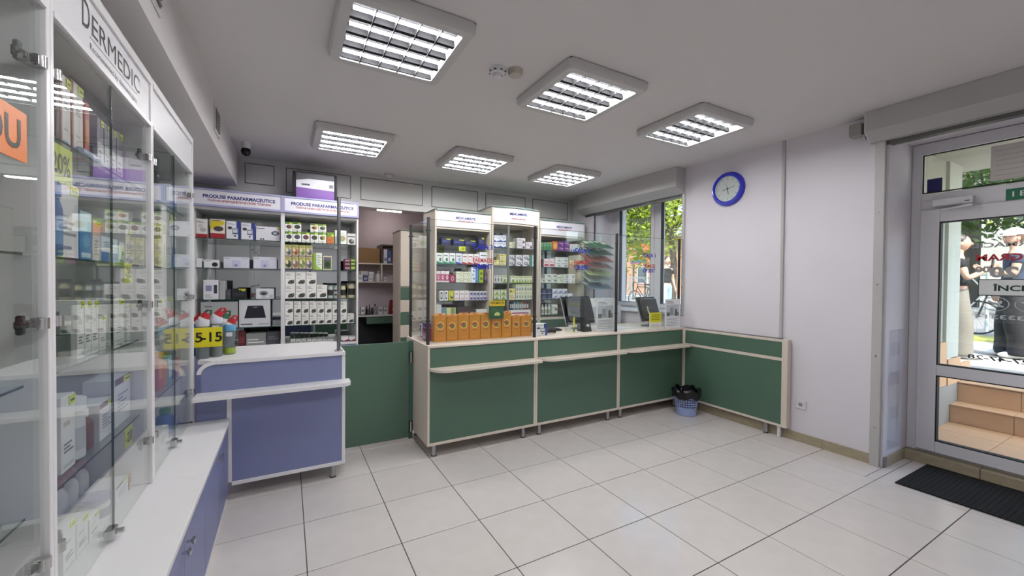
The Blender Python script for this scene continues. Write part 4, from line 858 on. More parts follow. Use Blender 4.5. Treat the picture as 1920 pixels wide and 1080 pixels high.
 'bluepouch': ('#3f86bf', [('r', 0, 1, .6, 1, '#bdd6e6'), ('o', .5, .4, .3, .14, '#69a6d4'), ('r', .1, .9, .05, .15, '#cfe2ec')]), 'bluew': ('#dfe4ee', [('r', 0, 1, 0, .4, '#2b70b8'), ('l', .15, .85, .6, .85, 3, '#7d94b4')]), 'tealg': ('#e0e4e2', [('r', 0, 1, .62, .8, '#3a7a78'), ('l', .15, .85, .15, .5, 4, '#8d9a98')]), 'pinkp': ('#e1dcd8', [('r', 0, 1, .62, .95, '#d8b8aa'), ('l', .2, .8, .15, .55, 5, '#a9a09c')]), 'tallw': ('#e4e3e2', [('l', .15, .85, .25, .4, 3, '#55565c'), ('r', .15, .6, .6, .66, '#c9b9b4'), ('r', .1, .9, .05, .1, '#c0c2c6')]), 'violtop': ('#dfdee4', [('r', 0, 1, .86, 1, '#5d3a50'), ('l', .15, .85, .3, .7, 5, '#8c8fa4')]), 'brownor': ('#a8743c', [('p', [(0, 0), (1, 0), (1, .5), (0, .25)], '#dcb878'), ('o', .5, .6, .3, .2, '#7a4a2a')]), 'redor': ('#b8472f', [('r', .1, .9, .3, .7, '#d88a4c')]), 'teal': ('#4f9fb4', [('r', .1, .9, .2, .6, '#d6e2e4')]),
}
def tagmat(): return C('#d8e03a')
def package(style, desc, x, y, z, w, d, h, label, group, rz=0., price=False, name='carton', cat='carton', side=None):
    base, prints = ST[style]; o = bpy.data.objects.new(name, carton_mesh(w, d, h, base, prints, side)); COL.objects.link(o)
    put(o, (x, y, z), rz); tag(o, label, cat, group); ORG[o.name] = (x, y, z)
    if price:
        k = ('price', round(w, 3), round(h, 3), round(d, 3))
        if k not in PACK:
            b = MB(); b.box((w*.02, -d/2-.0022, h*.86), (w*.48, -d/2-.0008, h*.98), tagmat()); b.quad([(w*.1, -d/2-.0024, h*.90), (w*.4, -d/2-.0024, h*.90), (w*.4, -d/2-.0024, h*.93), (w*.1, -d/2-.0024, h*.93)], C('#3d4210')); PACK[k] = b.mesh('price_tag')
        p = bpy.data.objects.new('price_tag', PACK[k]); COL.objects.link(p); p.parent = o
    return o
def shelf(cab, sh, z, Y, items, depth=.12):
    """items: (x0, x1, ytop, ybottom or None, style, words[, price]); pixels of the photo on the plane Y where the package fronts stand"""
    cnt = {}
    for it in items:
        x0, x1, yt, yb, st, desc = it[:6]; lev = 'upper row' if yb else ''
        cnt[lev] = cnt.get(lev, 0)+1
        xc = (x0+x1)/2; a, c = at_y(x0, yt, Y).x, at_y(x1, yt, Y).x
        lo, hi = [v for k, v in BND.items() if cab.startswith(k)][0]; a = max(a, lo); c = min(c, hi)
        zb = at_y(xc, yb, Y).z if yb else z
        h = at_y(xc, yt, Y).z-zb-.0005; w = c-a-.0016
        lab = '%s, %s from left, %s shelf%s, %s' % (desc, ORD[cnt[lev]], sh, ' '+lev if lev else '', cab)
        package(st, desc, (a+c)/2, Y+depth/2, zb+.0004, w, depth, h, lab, 'packages in '+cab, price=len(it) > 6)
YP = 1.76
BND = {'left violet': (-.840, -.144), 'right violet': (-.104, .584), 'left medicine': (1.500, 2.211), 'middle medicine': (2.267, 2.951), 'right medicine': (3.007, 3.751)}
cab = 'left violet cabinet'
shelf(cab, 'top', 1.795, YP, [(363, 389, 410, None, 'redbox', 'white red-based carton'), (394, 422, 411, None, 'yellowbox', 'yellow and red carton'), (424, 451.5, 415, None, 'device', 'white blue-edged device carton'), (452, 479, 418, None, 'device', 'white blue-edged device carton'), (480, 525, 425, None, 'bigdevice', 'wide white device carton')])
shelf(cab, 'second', 1.51, YP, [(361, 378, 484, None, 'whitebox', 'plain white carton'), (382, 411, 487, None, 'oval', 'white carton with dark oval'), (419, 467, 482, None, 'lilacbox', 'wide pale lilac carton'), (475, 519, 482, None, 'lilacbox', 'wide pale lilac carton')])
shelf(cab, 'third', 1.205, YP, [(381, 410, 525, None, 'window', 'white carton with window'), (411, 423, 526, None, 'greyflat', 'grey carton'), (424, 433, 543, None, 'darkgrey', 'small dark carton'), (434, 461, 541, None, 'black', 'black flat carton', 1), (480, 514, 541, None, 'brush', 'white carton with round device')])
shelf(cab, 'fourth', .925, YP, [(376, 446, 566, None, 'greyflat', 'large grey carton'), (448, 507, 562, None, 'scale', 'large carton showing a scale')])
shelf(cab, 'bottom', .72, YP, [(447, 460, 622, None, 'redflat', 'dark red carton'), (461, 499, 625, None, 'greybar', 'grey carton with pale bars'), (500, 525, 623, None, 'darkgrey', 'dark grey carton'), ])
cab = 'right violet cabinet'
shelf(cab, 'top', 1.795, YP, [(534, 549, 434, None, 'herb5', 'green-topped tea carton'), (549.5, 565, 434.5, None, 'herb6', 'green-topped tea carton'), (566, 581, 435, None, 'herb7', 'green-topped berry tea carton'), (582, 597, 435.5, None, 'herb8', 'green-topped tea carton'), (597.5, 612, 436, None, 'herb9', 'green-topped tea carton'), (613, 627, 436, None, 'orangegreen', 'orange and green carton'), (628, 650, 432, None, 'roundtea', 'pale green carton'), (651, 668, 438, None, 'brownwhite', 'white carton with brown fruit'),
    (534, 549, 416, 434, 'herb1', 'green-topped tea carton'), (549.5, 565, 416.5, 434.5, 'herb2', 'green-topped tea carton'), (582, 597, 419, 435.5, 'herb3', 'green-topped tea carton'), (597.5, 612, 420, 436, 'herb4', 'green-topped tea carton')])
shelf(cab, 'second', 1.51, YP, [(534, 547, 481, None, 'flor5', 'floral carton'), (548, 560, 481, None, 'flor6', 'floral carton'), (561, 573, 481, None, 'flor7', 'floral carton'), (574, 586, 481.5, None, 'flor8', 'floral carton'), (587, 604, 474, None, 'greenwhite', 'green and white carton'), (605.5, 622, 480, None, 'framed', 'dark green framed carton'), (646, 657, 498.5, None, 'maroon', 'maroon flat carton'), (657.5, 668, 498.5, None, 'limegreen', 'lime green flat carton'),
    (534, 547, 459, 481, 'flor1', 'floral carton'), (548, 560, 459, 481, 'flor2', 'floral carton'), (561, 573, 459.5, 481, 'flor3', 'floral carton'), (574, 586, 460, 481.5, 'flor4', 'floral carton'), (646, 657, 492, 498.5, 'maroon', 'maroon flat carton'), (657.5, 668, 492, 498.5, 'limegreen', 'lime green flat carton')])
shelf(cab+' stack top', 'second', 1.51, YP, [(646, 657, 485.5, 492, 'maroon', 'maroon flat carton'), (657.5, 668, 485.5, 492, 'limegreen', 'lime green flat carton')])
bl = [(534+20*i, 553.5+20*i, 534, None, 'berry', 'white herb carton') for i in range(4)]+[(534+20*i, 553.5+20*i, 510, 534, 'berry', 'white herb carton') for i in range(3)]
shelf(cab, 'third', 1.205, YP, bl)
for k, (xa, xb, yt, c) in enumerate(((615, 625, 531, '#a9b6b4'), (627, 637, 531, '#c0c6c4'), (639, 649, 531, '#c2b98e'), (653, 666, 527, '#b9b394'))):
    a, c_ = at_y(xa, yt, YP).x, at_y(xb, yt, YP).x; h = at_y(xa, yt, YP).z-1.205
    bottle('canister', 'black-banded canister, %s from left on third shelf of right violet cabinet' % ORD[k+1], 'canister', (a+c_)/2, YP+.03, 1.2055, (c_-a)/2, h, c, '#1b1c1d', 'canisters in right violet cabinet', neck=.92, caph=.14, lab='#2b2b28')
wx_ = [534, 551, 565.5, 580, 594.5, 609, 623, 637, 651, 664.5]
shelf(cab, 'fourth', .925, YP, [(wx_[i], wx_[i+1]-.6, 588, None, 'berry', 'white herb carton') for i in range(9)]+[(wx_[i], wx_[i+1]-.6, 565, 588, 'berry', 'white herb carton') for i in range(8)])
shelf(cab, 'bottom', .72, YP, [(545+10*i, 554+10*i, 637, None, 'low', 'low pale carton') for i in range(8)]+[(640, 653.5, 631, None, 'redwhite', 'white and red carton'), (654, 667, 631, None, 'redwhite', 'white and red carton')])
YG = 1.752
cab = 'left medicine cabinet'
shelf(cab, 'top', 1.85, YG, [(828, 845, 447, None, 'navy', 'dark blue carton', 1), (850, 871, 449, None, 'navy', 'dark blue carton', 1), (872, 892, 451, None, 'navy', 'dark blue carton', 1), (898, 908, 445.5, None, 'navy', 'dark blue carton', 1)])
shelf(cab, 'second', 1.615, YG, [(818.5, 830, 474, None, 'lygreen', 'white green-based carton'), (831, 842, 474, None, 'lygreen', 'white green-based carton'), (843, 854, 474.5, None, 'lygreen', 'white green-based carton'), (855, 866, 475, None, 'lyblue', 'white blue-based carton'), (867, 877.5, 476, None, 'lyred', 'white red-based carton'), (878, 888, 476, None, 'lyred', 'white red-based carton'), (889, 898.5, 476.5, None, 'lyred', 'white red-based carton'), (899.5, 918, 473, None, 'whiteblue', 'white lettered carton')])
shelf(cab, 'third', 1.385, YG, [(818.5, 826, 508, None, 'pinkb', 'pink carton'), (826.5, 834, 508, None, 'pinkb', 'pink carton'), (834.5, 842.5, 508.5, None, 'pinkb', 'pink carton'), (843, 854, 515, None, 'pinkb2', 'dark pink carton'), (855, 869, 520, None, 'ring', 'pale green ring carton'), (869.5, 883, 520, None, 'ring', 'pale green ring carton'), (883.5, 892, 501, None, 'dots', 'white dotted carton'), (892.5, 897.5, 501, None, 'blue', 'slim blue carton'), (898.5, 906.5, 505.5, None, 'lime', 'lime carton'), (907.5, 917, 512, None, 'purple', 'dark purple carton'),
    (855, 869, 509, 520, 'ring', 'pale green ring carton'), (869.5, 883, 509.5, 520, 'ring', 'pale green ring carton')])
shelf(cab, 'fourth', 1.157, YG, [(824, 832, 545, None, 'bw', 'white black-windowed carton'), (833, 840.5, 545, None, 'bw', 'white black-windowed carton'), (841.5, 851, 545, None, 'yg', 'yellow-green carton'), (852, 861.5, 545, None, 'pinkw', 'white pinkish carton'), (862, 871, 545, None, 'pinkw', 'white pinkish carton'), (871.5, 880, 545, None, 'pinkw', 'white pinkish carton')]+[(880.7+6.3*i, 886.6+6.3*i, 554.5, None, 'lilac', 'small lilac carton') for i in range(6)]+[(880.7+6.3*i, 886.6+6.3*i, 546, 554.5, 'lilac', 'small lilac carton') for i in range(6)])
shelf(cab, 'bottom', .90, YG, [(818.5, 828, 571, None, 'whitebox', 'white upright carton'), (829, 855, 577, None, 'colour', 'multicoloured carton'), (857, 890, 575, None, 'brownflat', 'dark brown carton'), (893, 916, 580, None, 'whiteflat', 'white flat carton')])
cab = 'middle medicine cabinet'; YM = 1.735
shelf(cab, 'top', 1.85, YM, [(926.5, 937.3, 454, None, 'wblue', 'white blue-waved carton'), (937.8, 949, 454, None, 'wblue', 'white blue-waved carton'), (954.5, 965, 460.5, None, 'beige', 'flat beige carton'), (970, 985, 456.5, None, 'purplew', 'white purple-ringed carton'), (986.5, 998, 454, None, 'purplew', 'white purple-ringed carton'), (1000, 1007, 455, None, 'purplew', 'white purple-ringed carton'),
    (926.5, 937.3, 441.5, 454, 'wblue', 'white blue-waved carton'), (937.8, 949, 441.5, 454, 'wblue', 'white blue-waved carton'), (954.5, 965, 454, 460.5, 'beige', 'flat beige carton'), (970, 985, 446.5, 456.5, 'purplew', 'white purple-ringed carton')])
shelf(cab, 'second', 1.615, YM, [(926.5, 936, 487.5, None, 'cream', 'cream yellow carton'), (937.5, 949, 487.5, None, 'cream', 'cream yellow carton'), (954, 964.5, 488, None, 'greyw', 'white carton with grey emblem'), (967.5, 979, 488, None, 'greyw', 'white carton with grey emblem'), (980.5, 992, 488, None, 'greyw', 'white carton with grey emblem'), (994, 1006, 488.5, None, 'tealw', 'white teal-edged carton'),
    (937.5, 949, 476.5, 487.5, 'cream', 'cream yellow carton'), (954, 964.5, 478, 488, 'greyw', 'white carton with grey emblem'), (967.5, 979, 478, 488, 'greyw', 'white carton with grey emblem'), (980.5, 992, 478, 488, 'greyw', 'white carton with grey emblem'), (994, 1006, 479, 488.5, 'tealw', 'white teal-edged carton')])
shelf(cab, 'third', 1.385, YM, [(926.5, 931.5, 516, None, 'bottlebox', 'slim white carton'), (932, 937, 516, None, 'bottlebox', 'slim white carton'), (937.5, 942.5, 516, None, 'bottlebox', 'slim white carton'), (943, 950.5, 516, None, 'leafw', 'leaf-printed carton'), (958, 967, 517, None, 'leafw', 'leaf-printed carton')]+[(967.5+5.1*i, 972.3+5.1*i, 517.5, None, 'leafw', 'leaf-printed carton') for i in range(6)])
shelf(cab, 'fourth', 1.157, YM, [(926.5, 937.5, 553, None, 'leafw', 'leaf-printed carton'), (939, 950, 553, None, 'leafw', 'leaf-printed carton'), (954.5, 966, 541, None, 'cream', 'cream yellow carton')]+[(967.5+5.1*i, 972.3+5.1*i, 547.5, None, 'grid', 'pale green carton') for i in range(6)]+[(926.5, 937.5, 543.5, 553, 'leafw', 'leaf-printed carton'), (939, 950, 543.5, 553, 'leafw', 'leaf-printed carton')]+[(967.5+5.1*i, 972.3+5.1*i, 533, 547.5, 'grid', 'pale green carton') for i in range(6)])
zz = at_y(977, 590, YM).z
shelf(cab, 'bottom', .90, YM, [(956, 995, 581, None, 'redlong', 'long white carton with red letters')])
for i, c in enumerate(('#16181c', '#2a3a5a', '#8f9aa0', '#4a6aa0', '#7aa0a4', '#4f6a4a', '#9a8f6a', '#7a3a34', '#8a2a2c', '#3a3a3f')):
    xa = 957+3.5*i; z0 = at_y(960, 581, YM).z; p0, p1 = at_y(xa, 566, YM), at_y(xa+3.2, 566, YM)
    b = MB(); b.box((p0.x, YM+.01, z0+.0006), (p1.x, YM+.1, p0.z), C(c), .001); b.box((p0.x+.003, YM+.0095, z0+.02), (p1.x-.003, YM+.01, p0.z-.03), C('#c9ccce'))
    tag(b.build('slim_pack'), '%s slim upright pack from left on the long carton, middle medicine cabinet' % ORD[i+1], 'carton', 'slim packs in middle medicine cabinet')
cab = 'right medicine cabinet'
shelf(cab, 'top', 1.85, YG, [(1014.5+5.2*i, 1019.4+5.2*i, 455, None, 'greenbox', 'green carton') for i in range(4)]+[(1036, 1046.5, 452.5, None, 'orange', 'orange carton'), (1047, 1057.5, 462, None, 'violet', 'violet carton'), (1058, 1068, 462, None, 'violet', 'violet carton')]+[(1069+4.6*i, 1073.2+4.6*i, 457.5, None, 'smallw', 'small white carton') for i in range(4)]+[(1047, 1057.5, 452.5, 462, 'violet', 'violet carton'), (1058, 1068, 452.5, 462, 'violet', 'violet carton')])
shelf(cab, 'second', 1.615, YG, [(1014.5, 1019, 486, None, 'darkred', 'dark red slim carton'), (1020, 1029, 485, None, 'pinkmed', 'pink-banded carton'), (1030.5, 1039.5, 485, None, 'pinkmed', 'pink-banded carton'), (1041.5, 1053, 491.5, None, 'wgrey', 'white grey-ringed carton'), (1053.5, 1065.5, 491.5, None, 'wgrey', 'white grey-ringed carton'), (1041.5, 1053, 482.5, 491.5, 'wgrey', 'white grey-ringed carton'), (1053.5, 1065.5, 482.5, 491.5, 'wgrey', 'white grey-ringed carton')])
for k in range(4):
    p = at_y(1069.2+4.8*k, 500, YG+.03); bottle('syrup_bottle', '%s orange syrup bottle on second shelf of right medicine cabinet' % ORD[k+1], 'bottle', p.x, YG+.03, 1.6155, .019, .105, '#b8501e', '#d8c88a', 'syrup bottles', lab='#8f1f1c', neck=.5)
shelf(cab, 'third', 1.385, YG, [(1014.5, 1021.5, 522, None, 'wgreen', 'white green-edged carton'), (1022, 1033, 522, None, 'wgreen', 'white green-edged carton'), (1033.5, 1044.5, 522, None, 'wgreen', 'white green-edged carton'), (1045.5, 1057, 515, None, 'ring', 'pale green ring carton'), (1058, 1067.5, 522, None, 'wgrey', 'white grey-ringed carton'), (1068, 1078.5, 522, None, 'wgrey', 'white grey-ringed carton'), (1022, 1033, 514, 522, 'wgreen', 'white green-edged carton'), (1033.5, 1044.5, 514, 522, 'wgreen', 'white green-edged carton'), (1058, 1067.5, 514, 522, 'wgrey', 'white grey-ringed carton'), (1068, 1078.5, 514, 522, 'wgrey', 'white grey-ringed carton')])
shelf(cab, 'fourth', 1.157, YG, [(1014.5, 1025.5, 551, None, 'navyb', 'navy carton'), (1026, 1035, 551, None, 'navyb', 'navy carton'), (1036, 1045, 550.5, None, 'whiteb', 'white blue-spotted carton'), (1045.5, 1054.5, 550.5, None, 'whiteb', 'white blue-spotted carton'), (1055, 1064, 550.5, None, 'whiteb', 'white blue-spotted carton'), (1064.5, 1073.5, 550.5, None, 'whiteb', 'white blue-spotted carton'), (1014.5, 1025.5, 542, 551, 'navyb', 'navy carton'), (1026, 1035, 542, 551, 'navyb', 'navy carton'), (1036, 1045, 541.5, 550.5, 'whiteb', 'white blue-spotted carton'), (1045.5, 1054.5, 541.5, 550.5, 'whiteb', 'white blue-spotted carton'), (1055, 1064, 541.5, 550.5, 'whiteb', 'white blue-spotted carton')])
for k in range(3):
    p = at_y(1017+6*k, 590, YG+.03); bottle('white_bottle', '%s white bottle on bottom shelf of right medicine cabinet' % ORD[k+1], 'bottle', p.x, YG+.03, .9355, .022, .145, '#dfe0de', '#c9cac8', 'white bottles in right medicine cabinet', lab='#9fb09a')
shelf(cab, 'bottom', .935, YG, [(1035.5, 1045.5, 571, None, 'wgreen', 'white green-edged carton'), (1046.5, 1057.5, 571, None, 'brownflat', 'dark brown carton'), (1058.5, 1066, 571, None, 'wgrey', 'white grey-ringed carton')])
# hanging discount cards
def card(label, c, w, h, rz, words, bgc='#d3dc3c', tw=.75, th=.55, tilt=None):
    t = thing('discount_card', label, 'card', c); b = MB()
    b.box((c[0]-w/2, c[1]-.0008, c[2]-h/2), (c[0]+w/2, c[1]+.0008, c[2]+h/2), C(bgc), .0002); b.build('card', t)
    text(words, t, (c[0], c[1]-.0014, c[2]), w*tw, h*th, '#16180c', 'S', bold=.02)
    t.rotation_euler = (0, 0, rz); return t
p = at_y(866.5, 466.5, 1.722); card('small yellow discount card below the dark blue cartons', p, .085, .055, 0, '-20')
# pack on top of the violet cabinet
p0, p1 = at_y(549, 373, 1.86), at_y(631, 330, 1.86); hh = at_y(590, 326, 1.86).z-2.252
t = thing('diaper_pack', 'large purple, white and black pack on top of the violet cabinet', 'pack', ((p0.x+p1.x)/2, 1.9, 2.2525)); xa, xb = p0.x, p1.x
b = MB(); b.box((xa+.012, 1.80, 2.2525), (xb-.012, 1.99, 2.2525+hh), C('#55535a'), .018); b.build('wrapper', t, smooth=True)
for x in (xa, xb-.02):
    b = MB(); b.box((x, 1.802, 2.254), (x+.02, 1.988, 2.25+hh), C('#1a181d'), .006); b.build('black_end', t)
b = MB(); b.quad([(xa+.03, 1.7995, 2.27), (xb-.03, 1.7995, 2.27), (xb-.03, 1.7995, 2.25+hh*.40), (xa+.03, 1.7995, 2.25+hh*.44)], C('#7a4aa0'))
b.quad([(xa+.03, 1.7995, 2.25+hh*.44), (xb-.03, 1.7995, 2.25+hh*.40), (xb-.03, 1.7995, 2.25+hh*.76), (xa+.15, 1.7995, 2.25+hh*.76), (xa+.03, 1.7995, 2.25+hh*.68)], C('#d6d4dc'))
b.quad([(xa+.08, 1.799, 2.25+hh*.52), (xa+.16, 1.799, 2.25+hh*.52), (xa+.16, 1.799, 2.25+hh*.58), (xa+.08, 1.799, 2.25+hh*.58)], C('#5a5866')); b.quad([(xb-.08, 1.799, 2.25+hh*.5), (xb-.04, 1.799, 2.25+hh*.5), (xb-.04, 1.799, 2.25+hh*.62), (xb-.08, 1.799, 2.25+hh*.62)], C('#6a6876')); b.build('printed_front', t)
# ------------------------------------------------------------ packages in the glass display cabinets (their fronts face +X)
PXF = -.650
def lshelf(cab, sh, z, items, depth=.09, xf=PXF):
    cnt = 0
    for it in items:
        x0, x1, yt, st, desc = it[:5]; cnt += 1
        a, c = at_x(x0, 500, xf).y, at_x(x1, 500, xf).y; h = at_x((x0+x1)/2, yt, xf).z-z
        lo, hi = {'l': (-1.622, -.823), 'b': (-.777, .032)}[cab[0]]; a = max(a, lo); c = min(c, hi)
        nz = [q for q in (.83, 1.145, 1.455, 1.775, 2.03) if q > z+.01][0]
        if c-a < .012: continue
        h = max(.03, min(h, nz-z-.016))
        lab = '%s, %s from left, %s shelf of %s' % (desc, ORD[cnt], sh, cab)
        if st == 'B':
            bottle(it[5][0], lab, it[5][0].split('_')[-1], xf-.035, (a+c)/2, z+.0005, min(.04, (c-a)/2), h, it[5][1], it[5][2], 'bottles in '+cab, lab=it[5][3] if len(it[5]) > 3 else None, neck=it[5][4] if len(it[5]) > 4 else .5)
        else: package(st, desc, xf-depth/2, (a+c)/2, z+.0006, c-a-.003, depth, h, lab, 'packages in '+cab, rz=math.pi/2, price=len(it) > 5, side=it[6] if len(it) > 6 else None)
ca = 'lettered glass cabinet'
lshelf(ca, 'top', 1.775, [(106, 115, 140, 'darkred', 'dark red carton'), (116, 135, 146, 'dermred', 'tall white red-edged carton', 1, '#a34a3c'), (137, 158, 160, 'dermred', 'tall white red-edged carton', 1, '#a34a3c'), (161, 170, 195, 'redor', 'orange-red carton'), (171.5, 182, 212, 'B', 'blue bottle', ('spray_bottle', '#5f7fa6', '#dfe0e4')), (184, 196, 225, 'dermlil', 'grey-lilac carton', 1), (197.5, 208, 236, 'dermlil', 'grey-lilac carton', 1), (209.5, 219, 244, 'dermlil', 'grey-lilac carton', 1), (220.5, 231, 250, 'dermlil', 'grey-lilac carton', 1), (237, 274, 300, 'flatlil', 'flat lilac carton')])
lshelf(ca, 'second', 1.455, [(112, 148, 345, 'derm', 'large white carton', 1), (150, 172, 398, 'bluepouch', 'blue and white pouch pack'), (174, 188, 414, 'pinkp', 'white pink-topped carton', 1), (190, 221, 446, 'bluew', 'white and blue carton'), (224, 234, 455, 'whiteb', 'white small carton'), (236, 250, 432, 'derm', 'slim white carton', 1), (251, 267, 446, 'tealg', 'white teal-banded carton', 1)])
lshelf(ca, 'third', 1.145, [(110, 141, 592, 'B', 'dark green jar', ('green_jar', '#22382c', '#c8cbc8', None, .8)), (144, 157, 563, 'tallw', 'tall white carton', 1), (158, 170, 563, 'tallw', 'tall white carton', 1), (171, 184, 563, 'tallw', 'tall white carton', 1), (185.5, 198, 592, 'tallw', 'short white carton', 1), (214, 232, 560, 'tallw', 'tall white carton', 1), (238, 252, 568, 'tallw', 'tall white carton', 1), (253, 268, 563, 'tallw', 'tall white carton', 1)])
lshelf(ca, 'fourth', .83, [(112, 139, 742, 'tallw', 'large white carton', 1), (142, 164, 745, 'B', 'white jar', ('white_jar', '#d5d6d8', '#e6e6e8', '#b9bcc0', .85)), (166, 182, 765, 'B', 'brown bottle', ('brown_bottle', '#6b4634', '#e0dcd8')), (185, 212, 752, 'violtop', 'white purple-topped carton', 1), (214, 243, 706, 'violtop', 'tall white purple-topped carton', 1), (256, 265, 690, 'B', 'small white bottle', ('drop_bottle', '#dcdee4', '#e8e8ea')), (267, 276, 690, 'B', 'small white bottle', ('drop_bottle', '#dcdee4', '#e8e8ea'))])
lshelf(ca, 'bottom', .53, [(114, 138, 985, 'tallw', 'white carton', 1), (140, 162, 975, 'tallw', 'white carton', 1), (164, 184, 968, 'tallw', 'white carton', 1), (188, 212, 928, 'B', 'white lilac-lidded jar', ('lilac_jar', '#d9d9de', '#a9a3c4', '#9a9aa8', .85)), (215, 238, 905, 'violtop', 'white purple-topped carton', 1), (240, 264, 880, 'brownor', 'orange brown pack')])
for k, (px_, py_) in enumerate(((204, 872), (236, 862), (262, 860))):
    bottle('red_capped_bottle', '%s red-capped white bottle behind the bottom row of lettered glass cabinet' % ORD[k+1], 'bottle', -.79, -1.06+.085*k, .5305, .032, .17, '#dcdadc', '#a02a34', 'red-capped bottles', neck=.6)
p = at_x(122, 405, -.64); bottle('blue_bottle', 'dark blue bottle before the large white carton, lettered glass cabinet', 'bottle', -.632, -1.505, 1.4555, .020, .20, '#23589a', '#2c62a4', lab='#5f8fc4', neck=.7)
b = MB(); b.tube([(-.636, -1.29, 1.7875), (-.636, -1.24, 1.7875), (-.636, -1.05, 1.781)], [.0115, .0115, .004], C('#c9cfe0'), 12); t_ = tag(b.build('cream_tube', smooth=True), 'pale blue cream tube lying on the top shelf of lettered glass cabinet', 'tube')
b = MB(); b.cyl((-.636, -1.29, 1.7875), (-.636, -1.325, 1.7875), .0105, C('#aebcd8'), n=14); b.build('cap', t_, smooth=True)
# second and third cabinet
cb = 'blank-header glass cabinet'
lshelf(cb, 'top', 1.775, [(296, 303, 300, 'B', 'dark bottle', ('dark_bottle', '#33353a', '#1c1c1e')), (318, 331, 350, 'bluew', 'white and blue carton'), (334, 345, 360, 'tealg', 'white teal-banded carton')])
lshelf(cb, 'second', 1.455, [(296.5, 304, 415, 'cream', 'cream carton'), (305, 312, 415, 'leafw', 'leaf-printed carton'), (313, 321, 395, 'tallw', 'tall white carton', 1), (322, 330, 400, 'bluew', 'tall white and blue carton', 1), (335, 348, 440, 'wgrey', 'white carton')])
lshelf(cb, 'third', 1.145, [(296.5, 303, 562, 'tallw', 'white carton', 1), (304, 311, 560, 'tallw', 'white carton', 1), (312, 319, 558, 'tallw', 'white carton', 1), (320, 327, 556, 'tallw', 'white carton', 1), (333, 347, 560, 'derm', 'broad white carton')])
lshelf(cb, 'fourth', .83, [(296.5, 305, 665, 'redor', 'red carton'), (306, 314, 660, 'B', 'orange bottle', ('orange_bottle', '#d07a2a', '#b8452a')), (315, 322, 668, 'teal', 'teal carton'), (323, 330, 660, 'darkred', 'dark carton'), (332, 346, 668, 'redor', 'red carton')])
lshelf(cb, 'bottom', .53, [(296.5, 315, 808, 'derm', 'white carton'), (319, 327, 765, 'B', 'blue bottle', ('blue_spray_bottle', '#3f6fb0', '#3f8a6a')), (329, 338, 780, 'bluew', 'white and blue carton')])
cc = 'nearest glass cabinet'
def near(y0, y1, z, h, st, desc, n, sh): package(st, desc, PXF-.05, (y0+y1)/2, z+.0006, y1-y0, .1, h, '%s, %s shelf of %s, %s' % (desc, sh, cc, n), 'packages in '+cc, rz=math.pi/2, price=True)
near(-1.93, -1.765, .83, .235, 'tallw', 'large white carton', 'nearest the post', 'fourth'); near(-2.2, -2.0, .83, .2, 'derm', 'white carton', 'beyond the frame edge', 'fourth')
near(-2.05, -1.86, 1.145, .2, 'violtop', 'white purple-topped carton', 'beyond the frame edge', 'third'); near(-1.98, -1.83, 1.455, .16, 'pinkp', 'white pink-topped carton', 'behind the orange card', 'second'); near(-2.1, -1.9, .53, .2, 'tallw', 'white carton', 'low down', 'bottom')
# cards on the display cabinets
def card_e(label, x, yc, zc, w, h, words, bgc, tw=.78, th=.55, name='discount_card'):
    t = thing(name, label, 'card', (x, yc, zc)); b = MB(); b.box((x-.0008, yc-w/2, zc-h/2), (x+.0008, yc+w/2, zc+h/2), C(bgc), .0002); b.build('card', t)
    text(words, t, (x+.0014, yc, zc), w*tw, h*th, '#17180e', 'E', bold=.015); return t
card_e('orange card with black capitals on the nearest glass door', LX+.006, -1.86, 1.703, .25, .108, 'NOU', '#e07a24', .8, .62, 'new_card')
p0, p1 = at_x(108, 293, -.612), at_x(132, 293, -.612); card_e('yellow-green discount card at the top shelf of lettered cabinet', -.612, (p0.y+p1.y)/2-.02, 1.70, .13, .10, '20%', '#c9cf4a')
p = at_x(240, 512, -.612); card_e('yellow-green discount card hanging below the second shelf, lettered cabinet', -.612, p.y, p.z, .085, .075, '-20', '#d0d248')
p = at_x(241, 818, -.612); card_e('yellow-green discount card hanging below the fourth shelf, lettered cabinet', -.612, p.y, p.z, .085, .075, '-20', '#c9cc5a')
